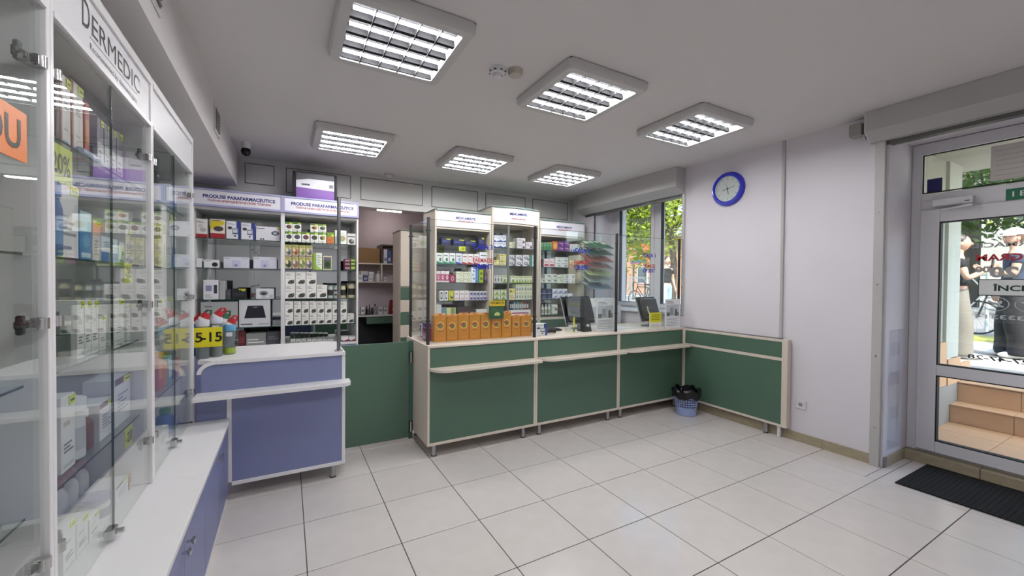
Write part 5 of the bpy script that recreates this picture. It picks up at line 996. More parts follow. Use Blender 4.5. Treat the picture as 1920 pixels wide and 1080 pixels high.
# ------------------------------------------------------------ things on the violet counter
CLEAR = M('frosted_plastic', '#8f9a9c', .3); CLEAR.node_tree.nodes['Principled BSDF'].inputs['Transmission Weight'].default_value = .6
def sipper(label, px, pyt, y, body, collar, lid, tilt, fruit=None, green=False):
    p = at_y(px, pyt, y); x = p.x; z = .8945; H_ = p.z-z; r = .035
    t = thing('baby_bottle', label, 'bottle', (x, y, z), 'bottles on the violet counter'); hb = H_*.72
    b = MB(); b.lathe([(r*.9, 0), (r, .006), (r, hb*.3), (r*.86, hb*.45), (r*.86, hb*.6), (r, hb*.75), (r*.98, hb)], (x, y, z), CLEAR if body is None else C(body, .3), 18); b.build('body', t, smooth=True)
    b = MB(); b.lathe([(r*1.02, 0), (r*1.05, .004), (r*1.03, .035), (r*.9, .042)], (x, y, z+hb), C(collar, .35), 18); b.build('collar', t, smooth=True)
    b = MB(); d = Vector((math.sin(tilt), 0, math.cos(tilt))); c0 = Vector((x, y, z+hb+.038))
    b.cyl(c0, c0+d*.02, r*.8, C('#dfe3e2', .3), r1=r*.72); b.build('dome', t, smooth=True)
    b = MB(); b.cyl(c0+d*.018, c0+d*.05, r*.78, C(lid, .35), r1=r*.6, n=16); b.build('lid', t, smooth=True)
    b = MB(); b.tube([c0+d*.03+Vector((-r*.7, 0, 0)), c0+d*.07+Vector((-r*.3, 0, 0)), c0+d*.07+Vector((r*.3, 0, 0)), c0+d*.03+Vector((r*.7, 0, 0))], .007, C('#2b5a3a' if green else lid, .35), 8); b.build('carry_loop', t, smooth=True)
    if fruit:
        b = MB(); b.lathe([(r*1.004, hb*.04), (r*1.004, hb*.28)], (x, y, z), C(fruit), 18); b.f = b.f[:-2]; b.m = b.m[:-2]; b.build('printed_band', t, smooth=True)
    b = MB(); b.quad([(x-.015, y-r*1.02, z+hb*.78), (x+.02, y-r*1.02, z+hb*.78), (x+.02, y-r*1.02, z+hb*.95), (x-.015, y-r*1.02, z+hb*.95)], C('#d4d6e2')); b.build('price_label', t)
    return t
sipper('frosted baby bottle with red lid, nearest the cabinet post', 380, 588, .155, None, '#c9cccf', '#b3242c', .5, green=True)
sipper('frosted baby bottle with red lid, in the middle', 405, 582, .20, None, '#c3c8d6', '#b3242c', .6)
sipper('baby bottle with blue collar, red lid and green fruit print', 430, 603, .27, None, '#5f9fc8', '#b3242c', .55, fruit='#8fa63a')
sipper('clear baby bottle with green loop at the back', 419, 592, .38, None, '#cfd3d0', '#3a6a4a', .4, green=True)
sipper('clear baby bottle with blue body at the back', 369, 600, .30, '#2f5f9a', '#3b6aa6', '#b3242c', .3)
p0, p1 = at_y(352, 632, .118), at_y(417, 632, .118); zc = at_y(395, 632, .118).z
t = thing('discount_strip', 'yellow strip with black percentages across the baby bottles', 'card', ((p0.x+p1.x)/2, .118, zc)); b = MB()
b.box((p0.x, .117, zc-.062), (p1.x, .119, zc+.062), C('#d9cf1e'), .0003); b.build('card', t)
for q in (397, 359.5):
    text('-15', t, (at_y(q, 632, .118).x, .1164, zc), .108, .062, '#16160a', 'S', bold=.02); text('%', t, (at_y(q+16.5, 632, .118).x, .1164, zc+.004), .018, .022, '#16160a', 'S', bold=.01)
# ------------------------------------------------------------ things on the green counters
CT = .8925
ox = [(813.8, 836.8, 587.5), (837.4, 858.2, 589), (858.8, 880, 586.5), (880.4, 900.4, 586), (900.8, 920.5, 586), (921, 940, 589), (940.7, 959.3, 583.5), (959.8, 976.3, 590), (976.9, 996.7, 589)]
lastx = None
for k, (xa, xb, yt) in enumerate(ox):
    Y_ = .19+.003*(k % 3); a, c = at_y(xa, 620, Y_).x, at_y(xb, 620, Y_).x; h = at_y((xa+xb)/2, yt, Y_).z-CT
    base, pr = ST['orangecarton']; w, d = c-a-.002, .075; h0 = h*.93
    t = thing('orange_carton', 'bright orange carton, %s from left of the counter row' % ORD[k+1], 'carton', ((a+c)/2, Y_+d/2, CT), 'orange cartons on the counter')
    b = MB(); b.box((-w/2, -d/2, 0), (w/2, d/2, h0), M('orange_gloss_card', '#cc861c', .3, noise=.06, scale=18), .0015); face(b, w, h0, d, pr); b.prism([(-d/2+.002, h0), (-d/2+.004, h0), (-d/2+.012, h), (-d/2+.010, h)], 0, -w/2+.006, w/2-.006, C('#d68a3c', .3))
    b.v = [(q[0]+(a+c)/2, q[1]+Y_+d/2, q[2]+CT) for q in b.v]; b.build('body', t)
    b = MB(); b.box(((a+c)/2-.014, Y_+.0015, CT+h0+.004), ((a+c)/2+.014, Y_+.004, CT+h0+.010), C('#a5281f')); b.build('hang_tab_print', t)
# promotion pouch
xa, xb = at_y(917, 580, .16).x, at_y(945, 580, .16).x; z0, z1 = at_y(931, 598, .16).z, at_y(931, 573, .16).z
t = thing('herb_pouch', 'dark green pouch under a yellow promotion card, on the orange cartons', 'pouch', ((xa+xb)/2, .165, z0))
b = MB(); n = 8; PG = M('green_pouch_film', '#2a5a34', .3, noise=.3, scale=40); v = []
for s in (-1, 1):
    for j in range(5):
        for i in range(n+1):
            u, w_ = i/n, j/4; bulge = .018*math.sin(math.pi*u)*math.sin(math.pi*min(1, w_*.9+.05)); v.append((xa+(xb-xa)*u, .165+s*bulge, z0+(z1-z0)*w_))
f = []
for s in (0, 1):
    o_ = s*5*(n+1)
    for j in range(4):
        for i in range(n):
            q = (o_+j*(n+1)+i, o_+j*(n+1)+i+1, o_+(j+1)*(n+1)+i+1, o_+(j+1)*(n+1)+i); f.append(q if s == 0 else q[::-1])
b.add(v, f, PG); b.build('pouch', t, smooth=True)
b = MB(); b.lathe([(.026, 0), (.03, .012), (.014, .03)], (0, 0, 0), C('#b8c27a'), 14, 1, .25); b.v = [((xa+xb)/2+q[0], .146+q[1]*.3, z0+.03+q[2]) for q in b.v]; b.build('printed_emblem', t)
b = MB(); b.box((xa-.002, .144, z1-.004), (xb+.002, .147, z1+.045), C('#d8b81e'), .0004); pc = b.build('promotion_card', t)
text('PROMOȚII', pc, ((xa+xb)/2, .1432, z1+.022), .125, .028, '#2a2408', 'S', bold=.02)
# cartons behind the side pane
for k, (x, y, w, d, h, st, desc) in enumerate(((.985, .50, .07, .07, .12, 'device', 'white and blue small carton'), (.98, .40, .08, .08, .075, 'pinkmed', 'pink small carton'), (.96, .312, .085, .06, .105, 'pinkb2', 'dark pink carton'), (.985, .40, .07, .06, .06, 'violet', 'violet small carton'))):
    package(st, desc, x, y, CT+(.0005 if k != 3 else .0765), w, d, h, desc+' behind the side glass of the first green counter', 'cartons by the side glass', rz=-math.pi/2)
# small carton, keyboard, phone, terminal
p0, p1 = at_y(1004, 620, .16), at_y(1026, 620, .16); package('device', 'x', (p0.x+p1.x)/2, .19, CT+.0005, p1.x-p0.x, .06, at_y(1015, 607, .16).z-CT, 'small white and blue carton beside the screen post', 'cartons by the keyboard')
t = thing('keyboard', 'black keyboard on the middle green counter', 'keyboard', (2.22, .42, CT)); kx, ky = 2.02, .38
b = MB(); b.box((kx, ky, CT+.0006), (kx+.40, ky+.14, CT+.018), BLACK, .004); kb = b.build('case', t)
kk = MB(); kk.box((-.011, -.011, 0), (.011, .011, .006), M('key_cap', '#1d1e21', .5), .002); km = kk.mesh('key')
for i in range(14):
    for j in range(4):
        o = bpy.data.objects.new('key', km); COL.objects.link(o); o.parent = t; o.location = (kx+.024+i*.027-2.22, ky+.03+j*.028-.42, .0185)
t = thing('telephone_handset', 'black handset lying before the keyboard', 'telephone', (2.16, .26, CT))
b = MB(); b.tube([(2.07, .27, CT+.016), (2.10, .262, CT+.024), (2.18, .25, CT+.026), (2.24, .245, CT+.018)], [.014, .017, .015, .014], BLACK, 10); b.build('handset', t, smooth=True)
b = MB(); b.box((2.06, .285, CT+.0005), (2.22, .345, CT+.02), BLACK, .006); b.build('cradle', t)
def monitor(x, y, rz, label, sticker_=False):
    t = thing('monitor', label, 'monitor', (x, y, CT)); R_ = Matrix.Rotation(rz, 4, 'Z'); Tl = Matrix.Translation((0, 0, .20)) @ Matrix.Rotation(math.radians(-17), 4, 'X'); w, h = (.48, .31) if not sticker_ else (.40, .29)
    def part(name, b, tilt=True, sm=False, par=None):
        for i, q in enumerate(b.v):
            q = Vector(q)
            if tilt: q = Tl @ q
            q = R_ @ q; b.v[i] = (q.x+x, q.y+y, q.z+CT)
        return b.build(name, par or t, smooth=sm)
    b = MB(); b.box((-w/2, -.004, -h/2), (w/2, .018, h/2), BLACK, .004); part('bezel', b)
    b = MB(); b.box((-w/2+.015, .018, -h/2+.02), (w/2-.015, .0185, h/2-.015), C('#30363c', .15)); part('screen', b)
    b = MB(); b.box((-w/2+.03, -.045, -h/2+.03), (w/2-.03, -.004, h/2-.02), BLACK, .018); bk = part('back_shell', b)
    b = MB(); b.box((-w/2-.0005, .004, -h/2), (-w/2+.0005, .016, h/2), C('#a9adb0', .3)); part('side_trim', b)
    for k in range(5):
        b = MB(); b.box((-w/2+.06, -.0462, h/2-.05-k*.012), (w/2-.06, -.0452, h/2-.046-k*.012), C('#050506')); part('vent_slot', b, par=bk)
    b = MB(); b.box((-.035, -.05, 0.006), (.035, -.028, .22), BLACK, .006); part('neck', b, False)
    b = MB(); b.lathe([(.11, 0.0006), (.11, .006), (.06, .014), (.0, .016)], (0, -.02, 0), BLACK, 24, 1, .8); part('foot', b, False, True)
    if sticker_:
        b = MB(); b.box((-.10, -.0475, -.06), (-.07, -.0462, .02), C('#d8dcae')); part('sticker', b, par=bk)
    return t
mp = at_y(1090, 600, .46); monitor(mp.x-.01, .50, math.radians(12), 'black monitor seen from behind on the middle counter')
monitor(3.655, .36, math.radians(12), 'black monitor with a pale sticker near the window', True)
# card terminal in front of the first monitor
p = at_y(1096, 612, .25); t = thing('card_terminal', 'black card terminal in front of the first monitor', 'card terminal', (p.x, .25, CT)); YT = -.07
b = MB(); b.prism([(.20, CT+.0006), (.30, CT+.0006), (.30, CT+.12), (.23, CT+.10)], 0, p.x-.055, p.x+.055, BLACK); b.build('body', t)
b = MB(); b.box((p.x-.03, .275, CT+.11), (p.x+.03, .295, CT+.15), BLACK, .004); b.build('paper_cover', t)
b = MB(); b.quad([(p.x+.0, .2135, CT+.05), (p.x+.035, .2135, CT+.05), (p.x+.035, .2210, CT+.075), (p.x+.0, .2210, CT+.075)], C('#c9ccd0')); b.build('label', t)
p = at_y(1076, 610, .22); b = MB(); b.box((p.x-.012, .218, CT+.0006), (p.x+.012, .222, CT+.155), C('#c9bf3a'), .0005); t = tag(b.build('leaflet_strip'), 'narrow yellow strip standing beside the card terminal', 'leaflet')
b = MB(); b.box((p.x-.012, .2172, CT+.012), (p.x+.012, .218, CT+.05), C('#2f6a34')); b.build('green_band', t)
# notice stands
def stand(px0, px1, pyt, Y_, label, yellow=False):
    a, c = at_y(px0, 590, Y_).x, at_y(px1, 590, Y_).x; zt = at_y((px0+px1)/2, pyt, Y_).z; h = zt-CT
    t = thing('notice_stand', label, 'notice', ((a+c)/2, Y_, CT)); b = MB(); b.box((a, Y_, CT+.0008), (c, Y_+.004, zt), C('#dcdde0' if not yellow else '#dedcd0'), .0005); b.build('sheet', t)
    b = MB(); b.box((a, Y_+.004, CT+.0006), (c, Y_+.03, CT+.005), C('#b9bbbd', .2), .001); b.build('foot', t)
    def R(u0, u1, v0, v1, col, nm):
        q = MB(); q.box((a+(c-a)*u0, Y_-.0006, CT+h*v0), (a+(c-a)*u1, Y_-.0001, CT+h*v1), C(col)); return q.build(nm, t)
    if yellow:
        R(0, 1, .42, 1, '#d2cf2a', 'yellow_field')
        for k in range(4): R(.12, .88, .86-k*.1, .89-k*.1, '#7a7a22', 'print_line')
        for k in range(3): R(.15, .8, .32-k*.08, .34-k*.08, '#a9a9a4', 'print_line')
    else:
        R(.08, .92, .42, .82, '#b4b8bd', 'picture'); 
        for u0, u1, v0, v1, col in ((.1, .3, .42, .55, '#5f665f'), (.32, .52, .46, .72, '#8a8f96'), (.54, .64, .42, .78, '#a9aeb2'), (.66, .78, .42, .66, '#4a4e52'), (.78, .9, .42, .56, '#6f7670')):
            q = MB(); q.box((a+(c-a)*u0, Y_-.001, CT+h*v0), (a+(c-a)*u1, Y_-.0007, CT+h*v1), C(col)); q.build('picture_motif', t)
        R(.1, .5, .91, .93, '#4a4b50', 'print_line'); R(.1, .6, .86, .88, '#6a6b70', 'print_line')
        for k in range(6): R(.1, .9 if k % 2 == 0 else .75, .34-k*.05, .355-k*.05, '#85868c', 'print_line')
    return t
stand(1118, 1152, 562, .155, 'white notice with grey picture standing before the first monitor')
stand(1247, 1275, 561, .045, 'white notice with grey picture in the counter corner')
stand(1218, 1240, 586, .04, 'small yellow notice standing before the second monitor', True)
o = MB().box((2.96, .22, CT+.0006), (3.28, .42, CT+.004), C('#e2e4ea'), .001).build('paper_sheets'); tag(o, 'pale paper sheets lying on the counter by the window', 'paper')
for k in range(4):
    b = MB(); b.box((3.0, .25+k*.03, CT+.004), (3.24-.03*(k % 2), .253+k*.03, CT+.0043), C('#a9b4c8')); b.build('print_line', o)
b = MB(); b.tube([(3.05, .52, CT+.004), (3.06, .53, CT+.05), (3.12, .54, CT+.10), (3.22, .56, CT+.11), (3.3, .60, CT+.08)], .0025, C('#d4d6d6', .3), 6); tag(b.build('cable', smooth=True), 'thin white cable arching over the counter by the window', 'cable')
# ------------------------------------------------------------ leaflet rack by the window
t = thing('low_cupboard', 'white low cupboard under the leaflet rack', 'cupboard', (3.55, 1.2, 0))
b = MB(); b.box((3.28, 0.99, .04), (3.82, 1.41, 1.10), WHITE, .003); b.build('body', t)
for x0, x1 in ((3.282, 3.549), (3.551, 3.818)):
    b = MB(); b.box((x0, 0.972, .06), (x1, 0.99, 1.095), WHITE, .002); d_ = b.build('door', t)
    b = MB(); b.cyl(((x0+x1)/2, 0.972, .8), ((x0+x1)/2, 0.95, .8), .009, CHROME, n=10); b.build('knob', d_, smooth=True)
b = MB(); b.box((3.31, 1.0, 0), (3.81, 1.40, .04), DGREY); b.build('plinth', t)
for k, (x, w) in enumerate(((3.42, .16), (3.60, .18))):
    o = MB().box((x, 1.02, 1.1005), (x+w, 1.15, 1.1005+.085), C('#cfd3d2'), .004).build('storage_box'); tag(o, '%s pale box under the leaflet rack' % ('left', 'right')[k], 'box')
    b = MB(); b.box((x+.002, 1.022, 1.1856), (x+w-.002, 1.148, 1.192), C('#e2e4e4'), .002); b.build('lid', o)
t = thing('leaflet_rack', 'clear acrylic leaflet rack with sloping tiers beside the window', 'rack', (3.5, 1.25, 1.1)); AC = glass('acrylic', (.96, .98, .97), .45)
rx0, rx1 = at_y(1088, 500, 1.2).x, at_y(1150, 500, 1.4).x
rx0, rx1 = 3.40, 3.83
for x in (rx0, rx1):
    b = MB(); b.box((x-.002, 1.18, 1.101), (x+.002, 1.38, 2.06), AC); b.build('side_sheet', t)
b = MB(); b.box((rx0+.002, 1.38, 1.101), (rx1-.002, 1.384, 2.06), AC); b.build('back_sheet', t)
LC = [('#2a5a3a', 'green'), ('#1f4a34', 'dark green'), ('#8f4a38', 'reddish brown'), ('#8a6a5f', 'brown'), ('#8f9a6a', 'olive'), ('#8a9490', 'grey-green'), ('#5f7280', 'blue-grey')]
for k in range(7):
    zb = 1.89-k*.092; yb = 1.35; yf = 1.12; zf = zb-.035-.0
    def sl(u, dz=0.): return (yf+(yb-yf)*u, zf+(zb+.075-zf)*u+dz)
    b = MB(); y0_, z0_ = sl(0); y1_, z1_ = sl(1); b.prism([(y0_, z0_), (y1_, z1_), (y1_, z1_+.003), (y0_, z0_+.003)], 0, rx0+.003, rx1-.003, AC); tr = b.build('tier', t)
    b = MB(); b.box((rx0+.003, y0_-.003, z0_-.002), (rx1-.003, y0_, z0_+.03), AC); b.build('lip', tr)
    col, nm = LC[k]
    for i in range(4):
        x0 = rx0+.008+i*.105; ya, za = sl(.03, .006); yc_, zc_ = sl(.97, .006+.004*((i+k) % 3)); c1 = lin(col); j = .75+.5*((i*37+k*17) % 10)/10
        mcol = M('leaflet_%d_%d' % (k, i), tuple(min(1, q*j*1.3) for q in c1), .4)
        b = MB(); b.prism([(ya, za), (yc_, zc_), (yc_, zc_+.006), (ya, za+.006)], 0, x0, x0+.098, mcol)
        yq, zq = sl(.55, .0125); yq2, zq2 = sl(.85, .0135+.004*((i+k) % 3)); b.quad([(x0+.01, yq, zq), (x0+.088, yq, zq), (x0+.088, yq2, zq2), (x0+.01, yq2, zq2)], C('#d6dcd2'))
        tag(b.build('leaflet_stack'), '%s leaflet stack, %s from left on the %s tier of the rack' % (nm, ORD[i+1], ORD[k+1]), 'leaflets', 'leaflets in the acrylic rack')
# ------------------------------------------------------------ outside: entrance steps, pavement, street
TAN = M('tan_stone_tile', '#c6a07a', .55, noise=.12, scale=7); PAVE = M('pavement_concrete', '#8f8b84', .85, noise=.08, scale=2.5)
ROAD = M('asphalt_road', '#757371', .9, noise=.08, scale=3); GRASS = M('dry_grass', '#9a9a4c', .95, noise=.3, scale=12); STUCCO = M('pale_stucco', '#a9aa9e', .85, noise=.04, scale=5)
PZ = .41; SY0, SY1 = -3.3, -1.62; ST1 = -1.664
mb = MB(); mb.box((5.9, -30, -.2), (13.2, 45, PZ), PAVE); mb.box((OUT, ST1, -.2), (5.9, 45, PZ), PAVE); mb.box((OUT, -30, -.2), (5.9, SY0, PZ), PAVE); mb.box((22.5, -30, -.2), (60, 45, PZ), PAVE)
struct('pavement', mb, 'sunlit pale street pavement beyond the entrance steps')
mb = MB(); mb.box((13.2, -30, -.2), (22.5, 45, PZ-.08), ROAD); struct('road', mb, 'pale asphalt street')
mb = MB(); mb.box((10.7, -30, PZ), (11.6, 45, PZ+.03), GRASS); struct('verge', mb, 'narrow strip of dry grass along the pavement')
t = thing('entrance_steps', 'tan tiled steps rising from the door to the street', 'steps', (5.3, -2.4, -.1))
b = MB(); b.box((OUT+.001, SY0, -.2), (5.655, ST1, .04), GROUT); b.box((5.665, SY0, -.2), (5.90, ST1, .215), GROUT); b.build('core', t)
def tiles(x0, x1, y0, y1, z0, z1, ny, nm, nx=1):
    for i in range(nx):
        for j in range(ny):
            q = MB(); g = .002; q.box((x0+(x1-x0)*i/nx+g, y0+(y1-y0)*j/ny+g, z0), (x0+(x1-x0)*(i+1)/nx-g, y0+(y1-y0)*(j+1)/ny-g, z1), TAN, .002); q.build(nm, t)
tiles(OUT+.002, 5.655, SY0, ST1, .04, .05, 4, 'landing_tile', 3); tiles(5.655, 5.668, SY0, ST1, .05, .212, 4, 'riser_tile'); tiles(5.64, 5.895, SY0, ST1, .215, .226, 4, 'tread_tile')
tiles(5.887, 5.90, SY0, ST1, .226, .40, 4, 'riser_tile'); tiles(5.87, 6.18, SY0, ST1, .4105, .421, 4, 'tread_tile')
o = MB().box((5.18, -2.62, .0505), (5.50, -2.22, .062), C('#6a6c6e'), .003).build('boot_scraper'); tag(o, 'grey metal boot scraper plate on the landing', 'scraper')
for k in range(6):
    b = MB(); b.box((5.19+k*.05, -2.61, .062), (5.20+k*.05, -2.23, .068), C('#4c4e50')); b.build('bar', o)
mb = MB(); mb.box((OUT, -1.615, PZ), (5.62, -1.30, 2.70), STUCCO); mb.box((5.62, -1.64, PZ+.26), (5.98, -1.28, 2.70), M('light_stucco', '#bcc0b6', .85)); struct('wall_porch', mb, 'pale porch side wall beside the entrance steps')
t = thing('porch_plinth', 'stepped tan tile plinth at the foot of the porch wall', 'plinth', (5.5, -1.62, .05))
for x0, x1, z1 in ((OUT+.005, 5.24, .84), (5.243, 5.615, .84), (5.62, 5.98, .665), (5.983, 6.28, .60)):
    b = MB(); b.box((x0, -1.66 if x0 > 5.6 else -1.65, .43 if x0 > 5.85 else (.235 if x0 > 5.6 else .0515)), (x1, -1.642 if x0 > 5.6 else -1.622, z1), TAN, .002); b.build('plinth_tile', t)
mb = MB(); mb.box((OUT, -3.6, 2.62), (6.3, -1.1, 2.78), STUCCO); struct('ceiling_porch', mb, 'pale soffit of the porch canopy')
# railing along the street
t = thing('street_railing', 'light metal railing with diamond braces along the street', 'railing', (12.6, 5, PZ)); RM = M('railing_paint', '#c9ccca', .4); rX = 12.6
for k in range(20):
    y = -3.5+k*1.0
    b = MB(); b.cyl((rX, y, PZ), (rX, y, 1.66), .03, RM, n=8); b.build('post', t)
    if k < 19:
        for z in (.92, 1.62):
            b = MB(); b.cyl((rX, y, z), (rX, y+1.0, z), .02, RM, n=6); b.build('rail', t)
        b = MB(); m_ = y+.5
        b.tube([(rX, y+.02, 1.27), (rX, y+.25, 1.6), (rX, y+.75, 1.6), (rX, y+.98, 1.27), (rX, y+.75, .94), (rX, y+.25, .94)], .017, RM, 6, closed=True); b.build('brace', t)
# billboard
t = thing('billboard', 'orange roadside billboard with a dark blue base strip', 'billboard', (19.5, 15, PZ)); p0, p1 = at_x(1181, 460, 19.5), at_x(1216, 494, 19.5); ya, yb, zt, zb = p0.y, p1.y, p0.z, p1.z
b = MB(); b.box((19.5, yb, zb), (19.6, ya, zt), C('#e0562f'), .01); b.build('panel', t)
b = MB(); b.box((19.49, yb+.1, zb+.05), (19.5, ya-.05, zb+.28), C('#2a3f8a')); b.build('blue_strip', t)
for z, w in ((.45, .8), (.6, .55), (.95, .7)):
    b = MB(); b.box((19.485, ya-.1-(ya-yb)*w, zb+z), (19.49, ya-.1, zb+z+.08), C('#f0d9c0')); b.build('print_line', t)
for y in (yb+.3, ya-.3):
    b = MB(); b.cyl((19.55, y, PZ-.079), (19.55, y, zb), .06, DGREY, n=10); b.build('post', t)
# houses across the street
def house(name, label, x, y0, y1, h, m, roofm, roof=1.6, win='#4a5258', rows=2):
    t = thing(name, label, 'house', (x, (y0+y1)/2, PZ)); b = MB(); b.box((x, y0, PZ), (x+8, y1, PZ+h), m); w_ = b.build('walls', t)
    b = MB(); b.prism([(x-.5, PZ+h), (x+8.5, PZ+h), (x+4, PZ+h+roof)], 1, y0-.4, y1+.4, roofm); b.build('roof', t)
    n = max(2, int((y1-y0)/2.4))
    for r in range(rows):
        for k in range(n):
            yc = y0+(y1-y0)*(k+.5)/n; z = PZ+1.0+r*2.6
            b = MB(); b.box((x-.06, yc-.55, z-.05), (x-.001, yc+.55, z+1.35), PVC, .01); f_ = b.build('window', t)
            b = MB(); b.box((x-.07, yc-.47, z+.03), (x-.061, yc+.47, z+1.27), C(win, .1)); b.build('pane', f_)
house('brick_house', 'reddish house with grey roof behind the billboard', 25, 16.3, 30, 4.4, M('brick_wall', '#b0826a', .9, noise=.15, scale=6), M('grey_roof', '#6c6a6c', .8, noise=.1, scale=8), 2.4, rows=1)
house('pale_house', 'pale plastered house across the street', 26, 3.5, 15, 5.5, M('cream_plaster', '#cfc4b0', .9, noise=.06, scale=4), M('brown_roof', '#6a5148', .8, noise=.1, scale=8), 2.2)
house('grey_house', 'grey house across the street opposite the door', 26, -16, 2.4, 5.0, M('grey_plaster', '#a9a59e', .9, noise=.06, scale=4), M('dark_roof', '#4a4648', .8), 2.2)
# trees
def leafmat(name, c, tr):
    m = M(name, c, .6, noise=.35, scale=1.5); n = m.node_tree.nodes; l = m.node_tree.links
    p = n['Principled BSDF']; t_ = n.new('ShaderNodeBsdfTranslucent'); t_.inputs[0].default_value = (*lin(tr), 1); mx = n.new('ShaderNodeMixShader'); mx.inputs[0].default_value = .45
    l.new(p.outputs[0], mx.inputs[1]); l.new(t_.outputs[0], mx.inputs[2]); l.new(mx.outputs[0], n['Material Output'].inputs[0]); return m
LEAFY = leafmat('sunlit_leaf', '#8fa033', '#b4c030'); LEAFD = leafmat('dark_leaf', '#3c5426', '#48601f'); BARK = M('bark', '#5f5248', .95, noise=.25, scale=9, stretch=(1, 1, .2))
def tree(label, x, y, h, cr, cz, n, m, tr=.14, seed=1):
    rnd = random.Random(seed); t = thing('street_tree', label, 'tree', (x, y, PZ)); b = MB()
    b.tube([(x, y, PZ), (x+.05, y-.04, PZ+h*.35), (x-.03, y+.05, PZ+h*.6)], [tr, tr*.8, tr*.6], BARK, 9)
    b.build('trunk', t, smooth=True)
    cl = []
    for k in range(9):
        a = rnd.uniform(0, 6.28); r = cr*rnd.uniform(.3, .75); c = Vector((x+r*math.cos(a), y+r*math.sin(a), cz+rnd.uniform(-.55, .65)*cr*.75)); cl.append((c, cr*rnd.uniform(.35, .55)))
        b = MB(); b.tube([(x-.02, y+.04, PZ+h*.55), (x+(c.x-x)*.5, y+(c.y-y)*.5, (PZ+h*.6+c.z)/2+.1), tuple(c)], [tr*.5, tr*.3, .02], BARK, 6); b.build('branch', t, smooth=True)
    cl.append((Vector((x, y, cz)), cr*.6)); v = []; f = []
    for i in range(n):
        c, r = cl[rnd.randrange(len(cl))]; d = Vector((rnd.gauss(0, 1), rnd.gauss(0, 1), rnd.gauss(0, .8))).normalized()*r*rnd.uniform(.45, 1)**.6
        p = c+d; s = rnd.uniform(.05, .10); a = Vector((rnd.uniform(-1, 1), rnd.uniform(-1, 1), rnd.uniform(-1, 1))).normalized(); q = a.orthogonal().normalized()
        o = len(v); v += [p-a*s, p+q*s*.55, p+a*s, p-q*s*.55]; f.append((o, o+1, o+2, o+3))
    b = MB(); b.add(v, f, m); cr_ = b.build('crown', t); cr_['kind'] = 'stuff'
    return t
q = at_x(1246, 500, 11.1); tree('street tree with its trunk in the right window leaf', 11.1, q.y-.3, 4.6, 2.1, 4.0, 8000, LEAFY, seed=3)
q = at_x(1190, 430, 11.2); tree('sunlit yellow-green street tree in the left window leaf', 11.2, q.y+.6, 4.4, 2.1, 3.6, 9000, LEAFY, seed=5)
tree('dark street tree above the two people at the door', 11.1, .2, 4.4, 2.3, 3.75, 9000, LEAFD, seed=8); tree('dark street tree to the right beyond the door', 11.2, -3.6, 4.4, 2.3, 4.2, 5000, LEAFD, seed=9)
tree('far street tree between the houses', 20.8, 4.0, 6, 2.8, 5.2, 4500, LEAFD, seed=12); tree('far sunlit tree opposite the door', 21.0, -1.5, 5.5, 2.8, 4.4, 4500, LEAFY, seed=14)
# bicycle by the railing
def bicycle(label, x, y):
    t = thing('bicycle', label, 'bicycle', (x, y, PZ)); BM = C('#2a2c30', .4)
    for dy in (-.5, .5):
        b = MB(); b.tube([(x, y+dy+.33*math.cos(a*math.pi/12), PZ+.345+.33*math.sin(a*math.pi/12)) for a in range(24)], .018, BM, 6, closed=True); w_ = b.build('wheel', t, smooth=True)
        for k in range(8):
            a = k*math.pi/8; b = MB(); b.cyl((x, y+dy-.32*math.cos(a), PZ+.345-.32*math.sin(a)), (x, y+dy+.32*math.cos(a), PZ+.345+.32*math.sin(a)), .003, CHROME, n=4); b.build('spoke', w_)
    P = {'r': (x, y-.5, PZ+.345), 'f': (x, y+.5, PZ+.345), 'bb': (x, y-.08, PZ+.30), 's': (x, y-.2, PZ+.82), 'h': (x, y+.36, PZ+.85)}
    for a, c in (('r', 'bb'), ('r', 's'), ('bb', 's'), ('bb', 'h'), ('s', 'h'), ('h', 'f')):
        b = MB(); b.cyl(P[a], P[c], .016, BM, n=8); b.build('frame_tube', t, smooth=True)
    b = MB(); b.box((x-.06, y-.34, PZ+.90), (x+.06, y-.10, PZ+.95), BLACK, .02); b.build('saddle', t); b = MB(); b.cyl(P['s'], (x, y-.22, PZ+.9), .012, CHROME, n=8); b.build('seat_post', t)
    b = MB(); b.tube([(x-.27, y+.28, PZ+1.02), (x-.1, y+.36, PZ+1.02), (x, y+.34, PZ+.98), (x+.1, y+.36, PZ+1.02), (x+.27, y+.28, PZ+1.02)], .012, BM, 8); b.build('handlebar', t, smooth=True); b = MB(); b.cyl(P['h'], (x, y+.34, PZ+.98), .012, BM, n=8); b.build('stem', t)
q = at_x(1208, 530, 12.2); bicycle('dark bicycle leaning by the street railing, seen through window', 12.2, q.y)
q = at_x(1905, 590, 12.2); bicycle('dark bicycle by the street railing, seen behind the people', 12.2, q.y)
# ------------------------------------------------------------ people outside
def skin(nodes, edges, root, m, name, sub=2):
    import bmesh
    bm = bmesh.new(); ly = bm.verts.layers.skin.verify(); vs = {}
    for k, (p, r) in nodes.items():
        v = bm.verts.new(p); v[ly].radius = (r, r) if not isinstance(r, tuple) else r; v[ly].use_root = (k == root); vs[k] = v
    for a, c in edges: bm.edges.new((vs[a], vs[c]))
    me = bpy.data.meshes.new('skeleton'); bm.to_mesh(me); bm.free()
    ob = bpy.data.objects.new('skeleton', me); COL.objects.link(ob); s = ob.modifiers.new('skin', 'SKIN'); s.use_smooth_shade = True; s.branch_smoothing = .6; u = ob.modifiers.new('sub', 'SUBSURF'); u.levels = u.render_levels = sub
    dg = bpy.context.evaluated_depsgraph_get(); r = bpy.data.meshes.new_from_object(ob.evaluated_get(dg)); bpy.data.objects.remove(ob); r.name = name
    r.materials.clear(); r.materials.append(m); r.polygons.foreach_set('use_smooth', [True]*len(r.polygons)); return r
